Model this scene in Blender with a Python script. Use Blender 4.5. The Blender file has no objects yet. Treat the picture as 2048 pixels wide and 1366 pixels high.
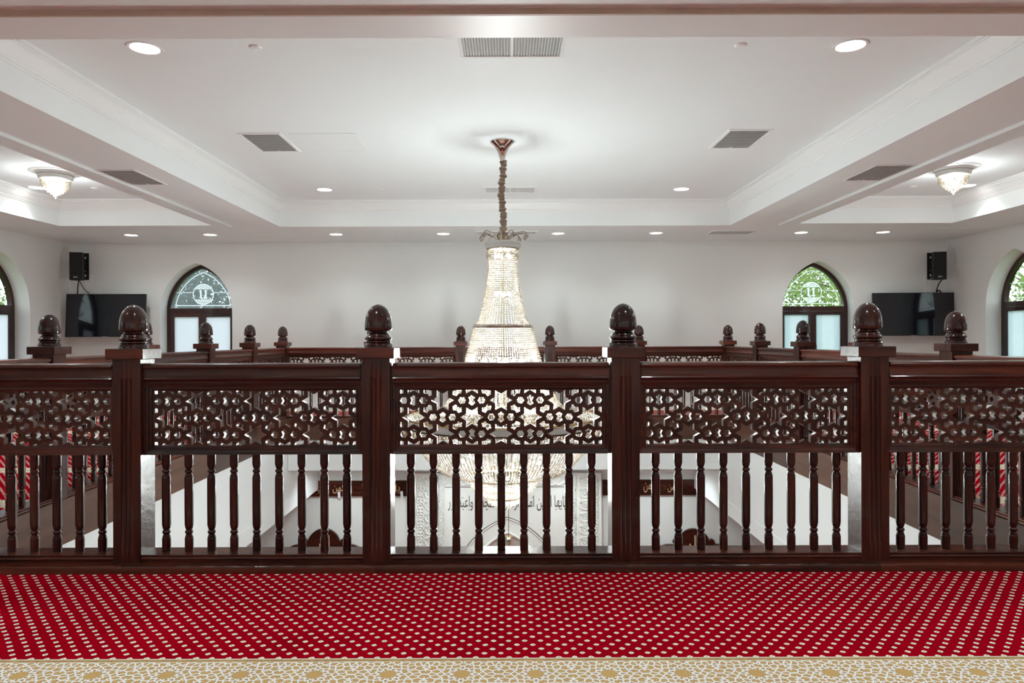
import bpy, bmesh, math, random
import numpy as np
from mathutils import Matrix, Vector

random.seed(7)
rng = np.random.default_rng(7)
scene = bpy.context.scene
C = scene.collection
PI = math.pi

# ------------------------------------------------------------------ camera, world, exposure
H = 1.19                                   # camera height above the gallery floor
cam_data = bpy.data.cameras.new('camera')
cam_data.sensor_width = 36.0
cam_data.lens = 1400.0 * 36.0 / 2048.0
cam_data.shift_x = 8.0 / 2048.0
cam_data.shift_y = -7.0 / 2048.0
cam_data.clip_start = 0.05
cam = bpy.data.objects.new('camera', cam_data)
C.objects.link(cam)
cam.location = (0, 0, H)
cam.rotation_euler = (PI / 2, math.radians(0.2), 0)
scene.camera = cam

world = bpy.data.worlds.new('sky')
scene.world = world
world.use_nodes = True
wn = world.node_tree
wn.nodes['Background'].inputs[0].default_value = (0.86, 0.92, 1.0, 1)
wn.nodes['Background'].inputs[1].default_value = 1.75

vs = scene.view_settings
vs.view_transform = 'Standard'
vs.look = 'None'
vs.gamma = 1
vs.use_curve_mapping = False
vs.exposure = 0.89
cy = scene.cycles
cy.use_denoising = True
cy.use_light_tree = False
cy.max_bounces = 6
cy.diffuse_bounces = 4
cy.glossy_bounces = 3
cy.transmission_bounces = 4
cy.transparent_max_bounces = 8
cy.use_adaptive_sampling = True
cy.adaptive_threshold = 0.05
cy.sample_clamp_indirect = 6
cy.caustics_reflective = False
cy.caustics_refractive = False
cy.blur_glossy = 0.5

CHANDELIER_W = 245.0
DOWN_W = 30.0
FLUSH_W = 10.0

# ------------------------------------------------------------------ layout numbers (metres)
XV = -0.038                # centre line of the void
PITCH = 1.283              # newel post spacing
HALF = 2.5 * PITCH
Y0 = 3.672                 # front railing line
Y1 = Y0 + 5 * PITCH        # far railing line
WX = 7.29                  # side walls
WY = 11.65                 # far wall
BY = -3.4                  # wall behind
ZS = H + 1.60              # general soffit
ZD = H + 1.57              # dropped ring beams
ZT = H + 1.925             # coffer ceilings
LOWZ = -4.3

# ------------------------------------------------------------------ node helpers / materials
def new_mat(name):
    m = bpy.data.materials.new(name)
    m.use_nodes = True
    b = m.node_tree.nodes['Principled BSDF']
    return m, m.node_tree, b

def N(nt, t, **kw):
    n = nt.nodes.new(t)
    for k, v in kw.items():
        setattr(n, k, v)
    return n

def math_node(nt, op, a, b=None, c=None):
    n = nt.nodes.new('ShaderNodeMath'); n.operation = op
    for i, v in enumerate((a, b, c)):
        if v is None: continue
        if isinstance(v, (int, float)): n.inputs[i].default_value = v
        else: nt.links.new(v, n.inputs[i])
    return n.outputs[0]

def mix_col(nt, fac, a, b):
    n = nt.nodes.new('ShaderNodeMix'); n.data_type = 'RGBA'
    for sock, v in ((n.inputs[0], fac), (n.inputs[6], a), (n.inputs[7], b)):
        if isinstance(v, (int, float)): sock.default_value = v
        elif isinstance(v, tuple): sock.default_value = (*v, 1) if len(v) == 3 else v
        else: nt.links.new(v, sock)
    return n.outputs[2]

def simple(name, col, rough=0.5, metal=0.0, coat=0.0, emit=None, estr=0, noise=0.0, nscale=8.0, bump=0.0, spec=0.5):
    m, nt, b = new_mat(name)
    b.inputs['Roughness'].default_value = rough
    b.inputs['Metallic'].default_value = metal
    b.inputs['Coat Weight'].default_value = coat
    b.inputs['Specular IOR Level'].default_value = 0.35
    b.inputs['Coat Roughness'].default_value = 0.08
    b.inputs['Specular IOR Level'].default_value = spec
    tc = N(nt, 'ShaderNodeTexCoord')
    nz = N(nt, 'ShaderNodeTexNoise'); nz.inputs['Scale'].default_value = nscale; nz.inputs['Detail'].default_value = 4
    nt.links.new(tc.outputs['Object'], nz.inputs['Vector'])
    d = tuple(max(0, c * (1 - noise)) for c in col); l = tuple(min(1, c * (1 + noise)) for c in col)
    nt.links.new(mix_col(nt, nz.outputs['Fac'], d, l), b.inputs['Base Color'])
    if bump:
        bp = N(nt, 'ShaderNodeBump'); bp.inputs['Strength'].default_value = bump; bp.inputs['Distance'].default_value = 0.01
        nt.links.new(nz.outputs['Fac'], bp.inputs['Height']); nt.links.new(bp.outputs[0], b.inputs['Normal'])
    if emit:
        b.inputs['Emission Color'].default_value = (*emit, 1)
        b.inputs['Emission Strength'].default_value = estr
    return m

def wood(name, scale, dark=(0.018, 0.0042, 0.003), light=(0.105, 0.022, 0.010), rough=0.28, coat=0.3, ripple=0.0):
    m, nt, b = new_mat(name)
    tc = N(nt, 'ShaderNodeTexCoord')
    oi = N(nt, 'ShaderNodeObjectInfo')
    mp = N(nt, 'ShaderNodeMapping'); mp.inputs['Scale'].default_value = scale
    nt.links.new(tc.outputs['Object'], mp.inputs['Vector'])
    off = N(nt, 'ShaderNodeVectorMath', operation='ADD')
    cmb = N(nt, 'ShaderNodeCombineXYZ')
    r10 = math_node(nt, 'MULTIPLY', oi.outputs['Random'], 37.0)
    for i in range(3): nt.links.new(r10, cmb.inputs[i])
    nt.links.new(mp.outputs[0], off.inputs[0]); nt.links.new(cmb.outputs[0], off.inputs[1])
    nz = N(nt, 'ShaderNodeTexNoise'); nz.inputs['Scale'].default_value = 1.0; nz.inputs['Detail'].default_value = 6
    nz.inputs['Distortion'].default_value = 0.6
    nt.links.new(off.outputs[0], nz.inputs['Vector'])
    cr = N(nt, 'ShaderNodeValToRGB')
    cr.color_ramp.elements[0].position = 0.32; cr.color_ramp.elements[0].color = (*dark, 1)
    cr.color_ramp.elements[1].position = 0.74; cr.color_ramp.elements[1].color = (*light, 1)
    nt.links.new(nz.outputs['Fac'], cr.inputs['Fac'])
    k = math_node(nt, 'MULTIPLY_ADD', oi.outputs['Random'], 0.55, 0.47)
    hs = N(nt, 'ShaderNodeHueSaturation'); nt.links.new(cr.outputs[0], hs.inputs['Color']); nt.links.new(k, hs.inputs['Value'])
    nt.links.new(hs.outputs[0], b.inputs['Base Color'])
    b.inputs['Roughness'].default_value = rough
    b.inputs['Coat Weight'].default_value = coat
    b.inputs['Specular IOR Level'].default_value = 0.35
    b.inputs['Coat Roughness'].default_value = 0.06
    bp = N(nt, 'ShaderNodeBump'); bp.inputs['Strength'].default_value = 0.05; bp.inputs['Distance'].default_value = 0.003
    h = nz.outputs['Fac']
    if ripple:
        rz_ = N(nt, 'ShaderNodeTexNoise'); rz_.inputs['Scale'].default_value = 34.0; rz_.inputs['Detail'].default_value = 2
        nt.links.new(tc.outputs['Object'], rz_.inputs['Vector'])
        h = math_node(nt, 'MULTIPLY_ADD', rz_.outputs['Fac'], ripple, h)
    nt.links.new(h, bp.inputs['Height']); nt.links.new(bp.outputs[0], b.inputs['Normal'])
    return m

def carpet_material():
    m, nt, b = new_mat('mosque_carpet')
    L = nt.links.new
    tc = N(nt, 'ShaderNodeTexCoord'); sp = N(nt, 'ShaderNodeSeparateXYZ'); L(tc.outputs['Object'], sp.inputs[0])
    x, y = sp.outputs[0], sp.outputs[1]
    # gentle waviness of the woven rows
    wz = N(nt, 'ShaderNodeTexNoise'); wz.inputs['Scale'].default_value = 14.0; wz.inputs['Detail'].default_value = 1
    L(tc.outputs['Object'], wz.inputs['Vector'])
    ws = N(nt, 'ShaderNodeSeparateColor'); L(wz.outputs['Color'], ws.inputs[0])
    x1 = math_node(nt, 'ADD', x, math_node(nt, 'MULTIPLY_ADD', ws.outputs[0], 0.014, -0.007))
    y1 = math_node(nt, 'ADD', y, math_node(nt, 'MULTIPLY_ADD', ws.outputs[1], 0.008, -0.004))
    PX, PYY = 0.0615, 0.0355
    row = math_node(nt, 'DIVIDE', y1, PYY)
    ri = math_node(nt, 'FLOOR', row)
    u = math_node(nt, 'ADD', math_node(nt, 'DIVIDE', x1, PX), math_node(nt, 'MULTIPLY', math_node(nt, 'MODULO', math_node(nt, 'ADD', ri, 400), 2.0), 0.5))
    dx = math_node(nt, 'MULTIPLY', math_node(nt, 'SUBTRACT', math_node(nt, 'FRACT', math_node(nt, 'ADD', u, 500)), 0.5), PX)
    dy = math_node(nt, 'MULTIPLY', math_node(nt, 'SUBTRACT', math_node(nt, 'FRACT', row), 0.5), PYY)
    ax = math_node(nt, 'ABSOLUTE', dx); ay = math_node(nt, 'ABSOLUTE', dy)
    d = math_node(nt, 'ADD', math_node(nt, 'POWER', math_node(nt, 'DIVIDE', ax, 0.0122), 1.35), math_node(nt, 'POWER', math_node(nt, 'DIVIDE', ay, 0.0112), 1.35))
    dot = math_node(nt, 'LESS_THAN', d, 0.86)
    outl = math_node(nt, 'LESS_THAN', d, 1.06)
    cen = math_node(nt, 'LESS_THAN', math_node(nt, 'ADD', math_node(nt, 'MULTIPLY', ax, 0.7), ay), 0.0024)
    fz = N(nt, 'ShaderNodeTexNoise'); fz.inputs['Scale'].default_value = 3.0; fz.inputs['Detail'].default_value = 5
    L(tc.outputs['Object'], fz.inputs['Vector'])
    red = mix_col(nt, fz.outputs['Fac'], (0.28, 0.0010, 0.007), (0.45, 0.0025, 0.015))
    c = mix_col(nt, outl, red, (0.30, 0.12, 0.06))
    c = mix_col(nt, dot, c, (1.0, 0.95, 0.80))
    c = mix_col(nt, cen, c, (0.10, 0.06, 0.03))
    # prayer-row border bands, 1.3 m apart
    q = math_node(nt, 'MULTIPLY', math_node(nt, 'FRACT', math_node(nt, 'ADD', math_node(nt, 'DIVIDE', math_node(nt, 'SUBTRACT', y, 2.605), 1.3), 20)), 1.3)
    v = math_node(nt, 'SUBTRACT', q, 1.3 - 0.125)            # -0.125..0.125 in the band
    av = math_node(nt, 'ABSOLUTE', v)
    band = math_node(nt, 'LESS_THAN', av, 0.125)
    TP = 0.2615
    u2 = math_node(nt, 'MULTIPLY', math_node(nt, 'SUBTRACT', math_node(nt, 'FRACT', math_node(nt, 'ADD', math_node(nt, 'DIVIDE', math_node(nt, 'ADD', x, -0.0935), TP), 100.5)), 0.5), TP)
    au = math_node(nt, 'ABSOLUTE', u2)
    r = math_node(nt, 'SQRT', math_node(nt, 'ADD', math_node(nt, 'MULTIPLY', u2, u2), math_node(nt, 'MULTIPLY', v, v)))
    th = math_node(nt, 'ARCTAN2', av, au)
    W = PI / 4
    fa = math_node(nt, 'ABSOLUTE', math_node(nt, 'SUBTRACT', math_node(nt, 'FRACT', math_node(nt, 'DIVIDE', th, W)), 0.5))
    a = math_node(nt, 'MULTIPLY', fa, W)
    cv = N(nt, 'ShaderNodeCombineXYZ')
    L(math_node(nt, 'MULTIPLY', r, math_node(nt, 'COSINE', a)), cv.inputs[0]); L(math_node(nt, 'MULTIPLY', r, math_node(nt, 'SINE', a)), cv.inputs[1])
    vo = N(nt, 'ShaderNodeTexVoronoi'); vo.feature = 'DISTANCE_TO_EDGE'; vo.voronoi_dimensions = '2D'
    vo.inputs['Scale'].default_value = 38.0; vo.inputs['Randomness'].default_value = 0.85
    L(cv.outputs[0], vo.inputs['Vector'])
    e = math_node(nt, 'DIVIDE', vo.outputs['Distance'], 38.0)
    gold = (0.66, 0.43, 0.17)
    bc = mix_col(nt, math_node(nt, 'LESS_THAN', e, 0.0048), gold, (0.22, 0.14, 0.08))
    bc = mix_col(nt, math_node(nt, 'LESS_THAN', e, 0.0036), bc, (1.0, 0.98, 0.92))
    fs = math_node(nt, 'ABSOLUTE', math_node(nt, 'SUBTRACT', math_node(nt, 'FRACT', math_node(nt, 'DIVIDE', th, PI / 8)), 0.5))
    star = math_node(nt, 'MULTIPLY_ADD', fs, 0.013, 0.0255)
    bc = mix_col(nt, math_node(nt, 'LESS_THAN', r, math_node(nt, 'ADD', star, 0.0015)), bc, (0.22, 0.14, 0.08))
    bc = mix_col(nt, math_node(nt, 'LESS_THAN', r, star), bc, gold)
    edge = math_node(nt, 'GREATER_THAN', av, 0.098)
    sv = N(nt, 'ShaderNodeTexVoronoi'); sv.inputs['Scale'].default_value = 60.0; L(tc.outputs['Object'], sv.inputs['Vector'])
    strip = mix_col(nt, sv.outputs['Distance'], (0.40, 0.22, 0.07), (0.60, 0.42, 0.18))
    bc = mix_col(nt, edge, bc, strip)
    ln1 = math_node(nt, 'LESS_THAN', math_node(nt, 'ABSOLUTE', math_node(nt, 'SUBTRACT', av, 0.121)), 0.004)
    ln2 = math_node(nt, 'LESS_THAN', math_node(nt, 'ABSOLUTE', math_node(nt, 'SUBTRACT', av, 0.099)), 0.002)
    bc = mix_col(nt, math_node(nt, 'MAXIMUM', ln1, ln2), bc, (0.80, 0.74, 0.60))
    c = mix_col(nt, band, c, bc)
    L(c, b.inputs['Base Color'])
    b.inputs['Roughness'].default_value = 0.95
    b.inputs['Specular IOR Level'].default_value = 0.0
    pz = N(nt, 'ShaderNodeTexNoise'); pz.inputs['Scale'].default_value = 400.0; L(tc.outputs['Object'], pz.inputs['Vector'])
    bp = N(nt, 'ShaderNodeBump'); bp.inputs['Strength'].default_value = 0.3; bp.inputs['Distance'].default_value = 0.003
    L(pz.outputs['Fac'], bp.inputs['Height']); L(bp.outputs[0], b.inputs['Normal'])
    return m

def crystal_material():
    m, nt, b = new_mat('cut_crystal')
    L = nt.links.new
    b.inputs['Base Color'].default_value = (0.13, 0.103, 0.070, 1)
    b.inputs['Roughness'].default_value = 0.10
    b.inputs['Specular IOR Level'].default_value = 0.9
    tr = N(nt, 'ShaderNodeBsdfTransparent'); tr.inputs[0].default_value = (0.97, 0.96, 0.93, 1)
    tl = N(nt, 'ShaderNodeBsdfTranslucent'); tl.inputs[0].default_value = (0.165, 0.13, 0.09, 1)
    gl = N(nt, 'ShaderNodeBsdfGlossy'); gl.inputs['Roughness'].default_value = 0.12; gl.inputs[0].default_value = (1.0, 0.90, 0.78, 1)
    m1 = N(nt, 'ShaderNodeMixShader'); m1.inputs[0].default_value = 0.25
    L(b.outputs[0], m1.inputs[1]); L(tl.outputs[0], m1.inputs[2])
    m3 = N(nt, 'ShaderNodeMixShader'); m3.inputs[0].default_value = 0.25
    L(m1.outputs[0], m3.inputs[1]); L(gl.outputs[0], m3.inputs[2])
    lw_ = N(nt, 'ShaderNodeLayerWeight'); lw_.inputs[0].default_value = 0.5
    cl_ = N(nt, 'ShaderNodeMapRange'); L(lw_.outputs['Facing'], cl_.inputs[0])
    for i_, v_ in ((1, 0.25), (2, 0.75), (3, 0.62), (4, 0.15)): cl_.inputs[i_].default_value = v_
    m2 = N(nt, 'ShaderNodeMixShader'); L(cl_.outputs[0], m2.inputs[0])
    L(m3.outputs[0], m2.inputs[1]); L(tr.outputs[0], m2.inputs[2])
    L(m2.outputs[0], nt.nodes['Material Output'].inputs['Surface'])
    return m

def glass_material(name, tint=(0.9, 0.96, 0.93), haze=0.0):
    m, nt, b = new_mat(name)
    tr = N(nt, 'ShaderNodeBsdfTransparent'); tr.inputs[0].default_value = (*tint, 1)
    gl = N(nt, 'ShaderNodeBsdfGlossy'); gl.inputs['Roughness'].default_value = 0.02
    fr = N(nt, 'ShaderNodeLayerWeight'); fr.inputs[0].default_value = 0.5
    mx = N(nt, 'ShaderNodeMixShader')
    nt.links.new(math_node(nt, 'MULTIPLY_ADD', math_node(nt, 'POWER', fr.outputs['Facing'], 4.0), 0.5, 0.03), mx.inputs[0]); nt.links.new(tr.outputs[0], mx.inputs[1]); nt.links.new(gl.outputs[0], mx.inputs[2])
    hz = N(nt, 'ShaderNodeMixShader'); hz.inputs[0].default_value = haze
    tl = N(nt, 'ShaderNodeBsdfTranslucent'); tl.inputs[0].default_value = (0.85, 0.92, 0.93, 1)
    nt.links.new(mx.outputs[0], hz.inputs[1]); nt.links.new(tl.outputs[0], hz.inputs[2])
    nt.links.new(hz.outputs[0], nt.nodes['Material Output'].inputs['Surface'])
    return m

def frosted_material(name, col, pattern):
    m, nt, b = new_mat(name)
    L = nt.links.new
    tc = N(nt, 'ShaderNodeTexCoord')
    if pattern:
        sp = N(nt, 'ShaderNodeSeparateXYZ'); L(tc.outputs['Object'], sp.inputs[0])
        x, z = sp.outputs[0], sp.outputs[2]
        ax = math_node(nt, 'ABSOLUTE', x)
        s1 = math_node(nt, 'SINE', math_node(nt, 'MULTIPLY', math_node(nt, 'ADD', x, z), 150))
        s2 = math_node(nt, 'SINE', math_node(nt, 'MULTIPLY', math_node(nt, 'SUBTRACT', x, z), 150))
        lat = math_node(nt, 'GREATER_THAN', math_node(nt, 'MAXIMUM', s1, s2), 0.72)
        zz = math_node(nt, 'SUBTRACT', math_node(nt, 'MULTIPLY', math_node(nt, 'FRACT', math_node(nt, 'DIVIDE', math_node(nt, 'ADD', z, 10.13), 0.5)), 0.5), 0.25)
        r = math_node(nt, 'SQRT', math_node(nt, 'ADD', math_node(nt, 'MULTIPLY', x, x), math_node(nt, 'MULTIPLY', zz, zz)))
        th = math_node(nt, 'ARCTAN2', zz, x)
        pet = math_node(nt, 'MULTIPLY_ADD', math_node(nt, 'ABSOLUTE', math_node(nt, 'COSINE', math_node(nt, 'MULTIPLY', th, 3.0))), 0.05, 0.06)
        inside = math_node(nt, 'LESS_THAN', r, pet)
        ring = math_node(nt, 'GREATER_THAN', math_node(nt, 'SINE', math_node(nt, 'MULTIPLY', math_node(nt, 'DIVIDE', r, pet), 22)), 0.1)
        f = math_node(nt, 'ADD', math_node(nt, 'MULTIPLY', inside, ring), math_node(nt, 'MULTIPLY', math_node(nt, 'SUBTRACT', 1.0, inside), lat))
        fld = math_node(nt, 'LESS_THAN', ax, 0.105)
        f = math_node(nt, 'MULTIPLY', math_node(nt, 'MULTIPLY', f, fld), 0.75)
        c = mix_col(nt, f, col, (0.93, 0.97, 0.98))
    else:
        nz = N(nt, 'ShaderNodeTexNoise'); nz.inputs['Scale'].default_value = 3.0; L(tc.outputs['Object'], nz.inputs['Vector'])
        c = mix_col(nt, nz.outputs['Fac'], tuple(k * 0.97 for k in col), col)
    tl = N(nt, 'ShaderNodeBsdfTranslucent'); L(c, tl.inputs[0])
    L(c, b.inputs['Base Color']); b.inputs['Roughness'].default_value = 0.35
    mx = N(nt, 'ShaderNodeMixShader'); mx.inputs[0].default_value = 0.75
    L(b.outputs[0], mx.inputs[1]); L(tl.outputs[0], mx.inputs[2]); L(mx.outputs[0], nt.nodes['Material Output'].inputs['Surface'])
    return m

def leaf_material(name, col):
    m, nt, b = new_mat(name)
    tc = N(nt, 'ShaderNodeTexCoord'); nz = N(nt, 'ShaderNodeTexNoise'); nz.inputs['Scale'].default_value = 2.5
    nt.links.new(tc.outputs['Object'], nz.inputs['Vector'])
    c = mix_col(nt, nz.outputs['Fac'], tuple(k * 0.5 for k in col), tuple(min(1, k * 1.5) for k in col))
    tl = N(nt, 'ShaderNodeBsdfTranslucent'); nt.links.new(c, tl.inputs[0]); nt.links.new(c, b.inputs['Base Color'])
    b.inputs['Roughness'].default_value = 0.5
    mx = N(nt, 'ShaderNodeMixShader'); mx.inputs[0].default_value = 0.45
    nt.links.new(b.outputs[0], mx.inputs[1]); nt.links.new(tl.outputs[0], mx.inputs[2])
    nt.links.new(mx.outputs[0], nt.nodes['Material Output'].inputs['Surface'])
    return m

M = {
    'wall': simple('warm_white_wall_paint', (0.79, 0.79, 0.765), 0.6, noise=0.015, nscale=3),
    'ceil': simple('white_ceiling_paint', (0.84, 0.87, 0.87), 0.5, noise=0.012, nscale=2),
    'gloss': simple('white_satin_beam_paint', (0.84, 0.86, 0.855), 0.40, noise=0.01, nscale=2),
    'white': simple('white_enamel', (0.86, 0.86, 0.85), 0.35, noise=0.01),
    'plaster': simple('carved_white_plaster', (0.84, 0.83, 0.79), 0.55, noise=0.03, nscale=20),
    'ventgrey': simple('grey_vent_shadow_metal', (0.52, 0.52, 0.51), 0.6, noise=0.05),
    'ventdark': simple('dark_vent_shade', (0.24, 0.24, 0.24), 0.6, noise=0.05),
    'louver': simple('light_grey_louver_metal', (0.82, 0.82, 0.80), 0.45, noise=0.02),
    'wood_v': wood('mahogany_upright_grain', (26, 26, 1.6), ripple=14.0),
    'wood_h': wood('mahogany_lengthwise_grain', (1.6, 26, 26)),
    'wood_red': wood('red_mahogany_lengthwise_grain', (1.8, 26, 26), (0.040, 0.008, 0.0045), (0.17, 0.034, 0.014), rough=0.32, coat=0.25, ripple=14.0),
    'wood_turned': wood('dark_turned_mahogany', (14, 14, 2.2), (0.016, 0.0042, 0.0032), (0.07, 0.016, 0.009), 0.2, 0.5),
    'wood_fascia': wood('plain_fascia_mahogany', (1.2, 16, 16), (0.085, 0.036, 0.021), (0.15, 0.066, 0.040), 0.38, 0.12),
    'wood_lattice': wood('carved_lattice_mahogany', (3, 20, 20), (0.030, 0.008, 0.005), (0.12, 0.036, 0.018), 0.34, 0.2),
    'wood_frame': wood('window_frame_stained_wood', (8, 8, 3), (0.022, 0.007, 0.006), (0.07, 0.02, 0.015), 0.35),
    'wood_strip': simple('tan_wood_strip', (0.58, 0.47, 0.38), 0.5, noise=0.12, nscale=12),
    'carpet': carpet_material(),
    'crystal': crystal_material(),
    'pebble': simple('pave_crystal_band', (0.80, 0.78, 0.72), 0.15, noise=0.35, nscale=160, bump=0.7),
    'brass': simple('pale_brass', (0.74, 0.58, 0.30), 0.18, metal=1.0, noise=0.05),
    'nickel': simple('polished_nickel', (0.80, 0.74, 0.68), 0.08, metal=1.0, noise=0.02),
    'darkmetal': simple('dark_bronze_metal', (0.10, 0.07, 0.05), 0.3, metal=0.8, noise=0.1),
    'sleeve': simple('taupe_silk_chain_sleeve', (0.30, 0.215, 0.155), 0.6, noise=0.2, nscale=30, bump=0.3),
    'bulb': simple('warm_bulb_glow', (1, 1, 1), 0.3, emit=(1.0, 0.93, 0.80), estr=12),
    'led': simple('downlight_lens', (1, 1, 1), 0.3, emit=(1.0, 0.98, 0.94), estr=9),
    'black': simple('black_plastic', (0.006, 0.006, 0.0065), 0.45, spec=0.3, noise=0.1, nscale=40),
    'screen': simple('dark_glossy_screen', (0.006, 0.006, 0.010), 0.06, noise=0.02),
    'grille': simple('dark_speaker_grille', (0.009, 0.009, 0.008), 0.6, spec=0.3, noise=0.3, nscale=400),
    'badge': simple('silver_badge', (0.7, 0.7, 0.7), 0.3, noise=0.02),
    'glass': glass_material('clear_window_glass'),
    'glass_hazy': glass_material('grey_tinted_window_glass', (0.86, 0.90, 0.92), 0.06),
    'frost': frosted_material('plain_frosted_glass', (0.86, 0.89, 0.93), False),
    'frost_lace': frosted_material('lace_etched_frosted_glass', (0.70, 0.80, 0.82), True),
    'etch': frosted_material('white_etched_film', (0.97, 0.98, 0.98), False),
    'ink': simple('dark_bronze_lettering', (0.06, 0.045, 0.03), 0.4, noise=0.1),
    'gold': simple('gold_lettering', (0.72, 0.50, 0.22), 0.3, metal=0.4, noise=0.08),
    'tan': simple('tan_lettering', (0.62, 0.42, 0.24), 0.5, noise=0.05),
    'paper': simple('white_paper_tag', (0.75, 0.76, 0.76), 0.7, noise=0.03),
    'bark': simple('grey_brown_bark', (0.10, 0.075, 0.055), 0.9, noise=0.3, nscale=12),
    'leaf_a': leaf_material('fresh_green_leaves', (0.24, 0.33, 0.09)),
    'leaf_b': leaf_material('dull_green_leaves', (0.075, 0.10, 0.075)),
    'grass': simple('mown_grass', (0.08, 0.16, 0.04), 0.9, noise=0.3, nscale=4),
}

for k_ in ('bulb', 'led'):
    M[k_].cycles.emission_sampling = 'NONE'

# ------------------------------------------------------------------ object helpers
def link_obj(name, mesh, mat=None, parent=None):
    o = bpy.data.objects.new(name, mesh)
    C.objects.link(o)
    if mat is not None and mesh is not None:
        mesh.materials.clear(); mesh.materials.append(M[mat])
    if parent is not None: o.parent = parent
    return o

def tag(o, label, cat, group=None):
    o['label'] = label; o['category'] = cat
    if group: o['group'] = group
    return o

def thing(name, label, cat, loc=(0, 0, 0), rotz=0.0, group=None):
    o = bpy.data.objects.new(name, None); C.objects.link(o)
    o.empty_display_size = 0.1
    o.location = loc; o.rotation_euler = (0, 0, rotz)
    return tag(o, label, cat, group)

def struct(o, label=None):
    o['kind'] = 'structure'
    if label: o['label'] = label
    return o

def copy_tree(o, parent=None):
    c = o.copy(); C.objects.link(c); c.parent = parent
    for ch in list(o.children): copy_tree(ch, c)
    return c

class MB:
    """collects shapes, links them as one mesh object"""
    def __init__(s): s.v = []; s.f = []
    def add(s, v, f):
        n = len(s.v); s.v += [tuple(p) for p in v]; s.f += [tuple(i + n for i in q) for q in f]
    def box(s, x0, x1, y0, y1, z0, z1):
        s.add([(x0, y0, z0), (x1, y0, z0), (x1, y1, z0), (x0, y1, z0), (x0, y0, z1), (x1, y0, z1), (x1, y1, z1), (x0, y1, z1)],
              [(0, 3, 2, 1), (4, 5, 6, 7), (0, 1, 5, 4), (1, 2, 6, 5), (2, 3, 7, 6), (3, 0, 4, 7)])
    def lathe(s, prof, seg=24, c=(0, 0, 0), mod=None, cap=True):
        v = []; f = []
        for i, (r, z) in enumerate(prof):
            for k in range(seg):
                a = 2 * PI * k / seg
                rr = r * (mod(i, k) if mod else 1.0)
                v.append((c[0] + rr * math.cos(a), c[1] + rr * math.sin(a), c[2] + z))
        for i in range(len(prof) - 1):
            for k in range(seg):
                k2 = (k + 1) % seg
                f.append((i * seg + k, i * seg + k2, (i + 1) * seg + k2, (i + 1) * seg + k))
        if cap and prof[0][0] > 1e-6: f.append(tuple(reversed(range(seg))))
        if cap and prof[-1][0] > 1e-6: f.append(tuple((len(prof) - 1) * seg + k for k in range(seg)))
        s.add(v, f)
    def extrude_x(s, pts, x0, x1):
        n = len(pts)
        v = [(x0, y, z) for y, z in pts] + [(x1, y, z) for y, z in pts]
        f = [(i, (i + 1) % n, n + (i + 1) % n, n + i) for i in range(n)]
        f += [tuple(reversed(range(n))), tuple(range(n, 2 * n))]
        s.add(v, f)
    def tube(s, pts, r, seg=6, closed=False):
        pts = [Vector(p) for p in pts]; n = len(pts); v = []; f = []
        for i, p in enumerate(pts):
            a = pts[(i - 1) % n] if (closed or i > 0) else p
            b = pts[(i + 1) % n] if (closed or i < n - 1) else p
            t = (b - a).normalized()
            up = Vector((0, 0, 1)) if abs(t.z) < 0.9 else Vector((1, 0, 0))
            s1 = t.cross(up).normalized(); s2 = t.cross(s1).normalized()
            rr = r[i] if isinstance(r, (list, tuple)) else r
            for k in range(seg):
                an = 2 * PI * k / seg
                v.append(p + s1 * rr * math.cos(an) + s2 * rr * math.sin(an))
        m = n if closed else n - 1
        for i in range(m):
            for k in range(seg):
                k2 = (k + 1) % seg; j = (i + 1) % n
                f.append((i * seg + k, i * seg + k2, j * seg + k2, j * seg + k))
        if not closed:
            f.append(tuple(reversed(range(seg)))); f.append(tuple((n - 1) * seg + k for k in range(seg)))
        s.add(v, f)
    def ring_rect(s, x0, x1, a0, a1, prof, plane='xy', closed=True):
        """mitred sweep of a closed profile (d inward, h) round a rectangle; plane xy -> h is z; plane xz -> h is y"""
        n = len(prof); v = []; f = []
        for cx, cz in ((0, 0), (1, 0), (1, 1), (0, 1)):
            for d, h in prof:
                px = x0 + d if cx == 0 else x1 - d
                pz = a0 + d if cz == 0 else a1 - d
                v.append((px, pz, h) if plane == 'xy' else (px, h, pz))
        for k in range(4):
            k2 = (k + 1) % 4
            for i in range(n if closed else n - 1):
                j = (i + 1) % n
                f.append((k * n + i, k * n + j, k2 * n + j, k2 * n + i))
        s.add(v, f)
    def ribbon(s, pts, y, w, closed=False):
        n = len(pts); v = []; f = []
        for i, (x, z) in enumerate(pts):
            a = pts[(i - 1) % n] if (closed or i > 0) else pts[i]; c = pts[(i + 1) % n] if (closed or i < n - 1) else pts[i]
            dx, dz = c[0] - a[0], c[1] - a[1]; l = math.hypot(dx, dz) or 1
            v += [(x - dz / l * w, y, z + dx / l * w), (x + dz / l * w, y, z - dx / l * w)]
        for i in range(n if closed else n - 1):
            j = (i + 1) % n; f.append((2 * i, 2 * i + 1, 2 * j + 1, 2 * j))
        s.add(v, f)
    def mesh(s, name, smooth=None):
        me = bpy.data.meshes.new(name)
        me.from_pydata(s.v, [], s.f)
        bm = bmesh.new(); bm.from_mesh(me)
        bmesh.ops.recalc_face_normals(bm, faces=bm.faces); bm.to_mesh(me); bm.free()
        if smooth:
            me.polygons.foreach_set('use_smooth', [True] * len(me.polygons))
            me.set_sharp_from_angle(angle=math.radians(smooth))
        me.update()
        return me
    def build(s, name, mat, parent=None, smooth=None):
        return link_obj(name, s.mesh(name, smooth), mat, parent)

def curve_mesh(name, cu):
    ob = bpy.data.objects.new('tmp_outline', cu); C.objects.link(ob)
    dg = bpy.context.evaluated_depsgraph_get(); dg.update()
    me = bpy.data.meshes.new_from_object(ob.evaluated_get(dg))
    bpy.data.objects.remove(ob); bpy.data.curves.remove(cu)
    me.name = name
    return me

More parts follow.
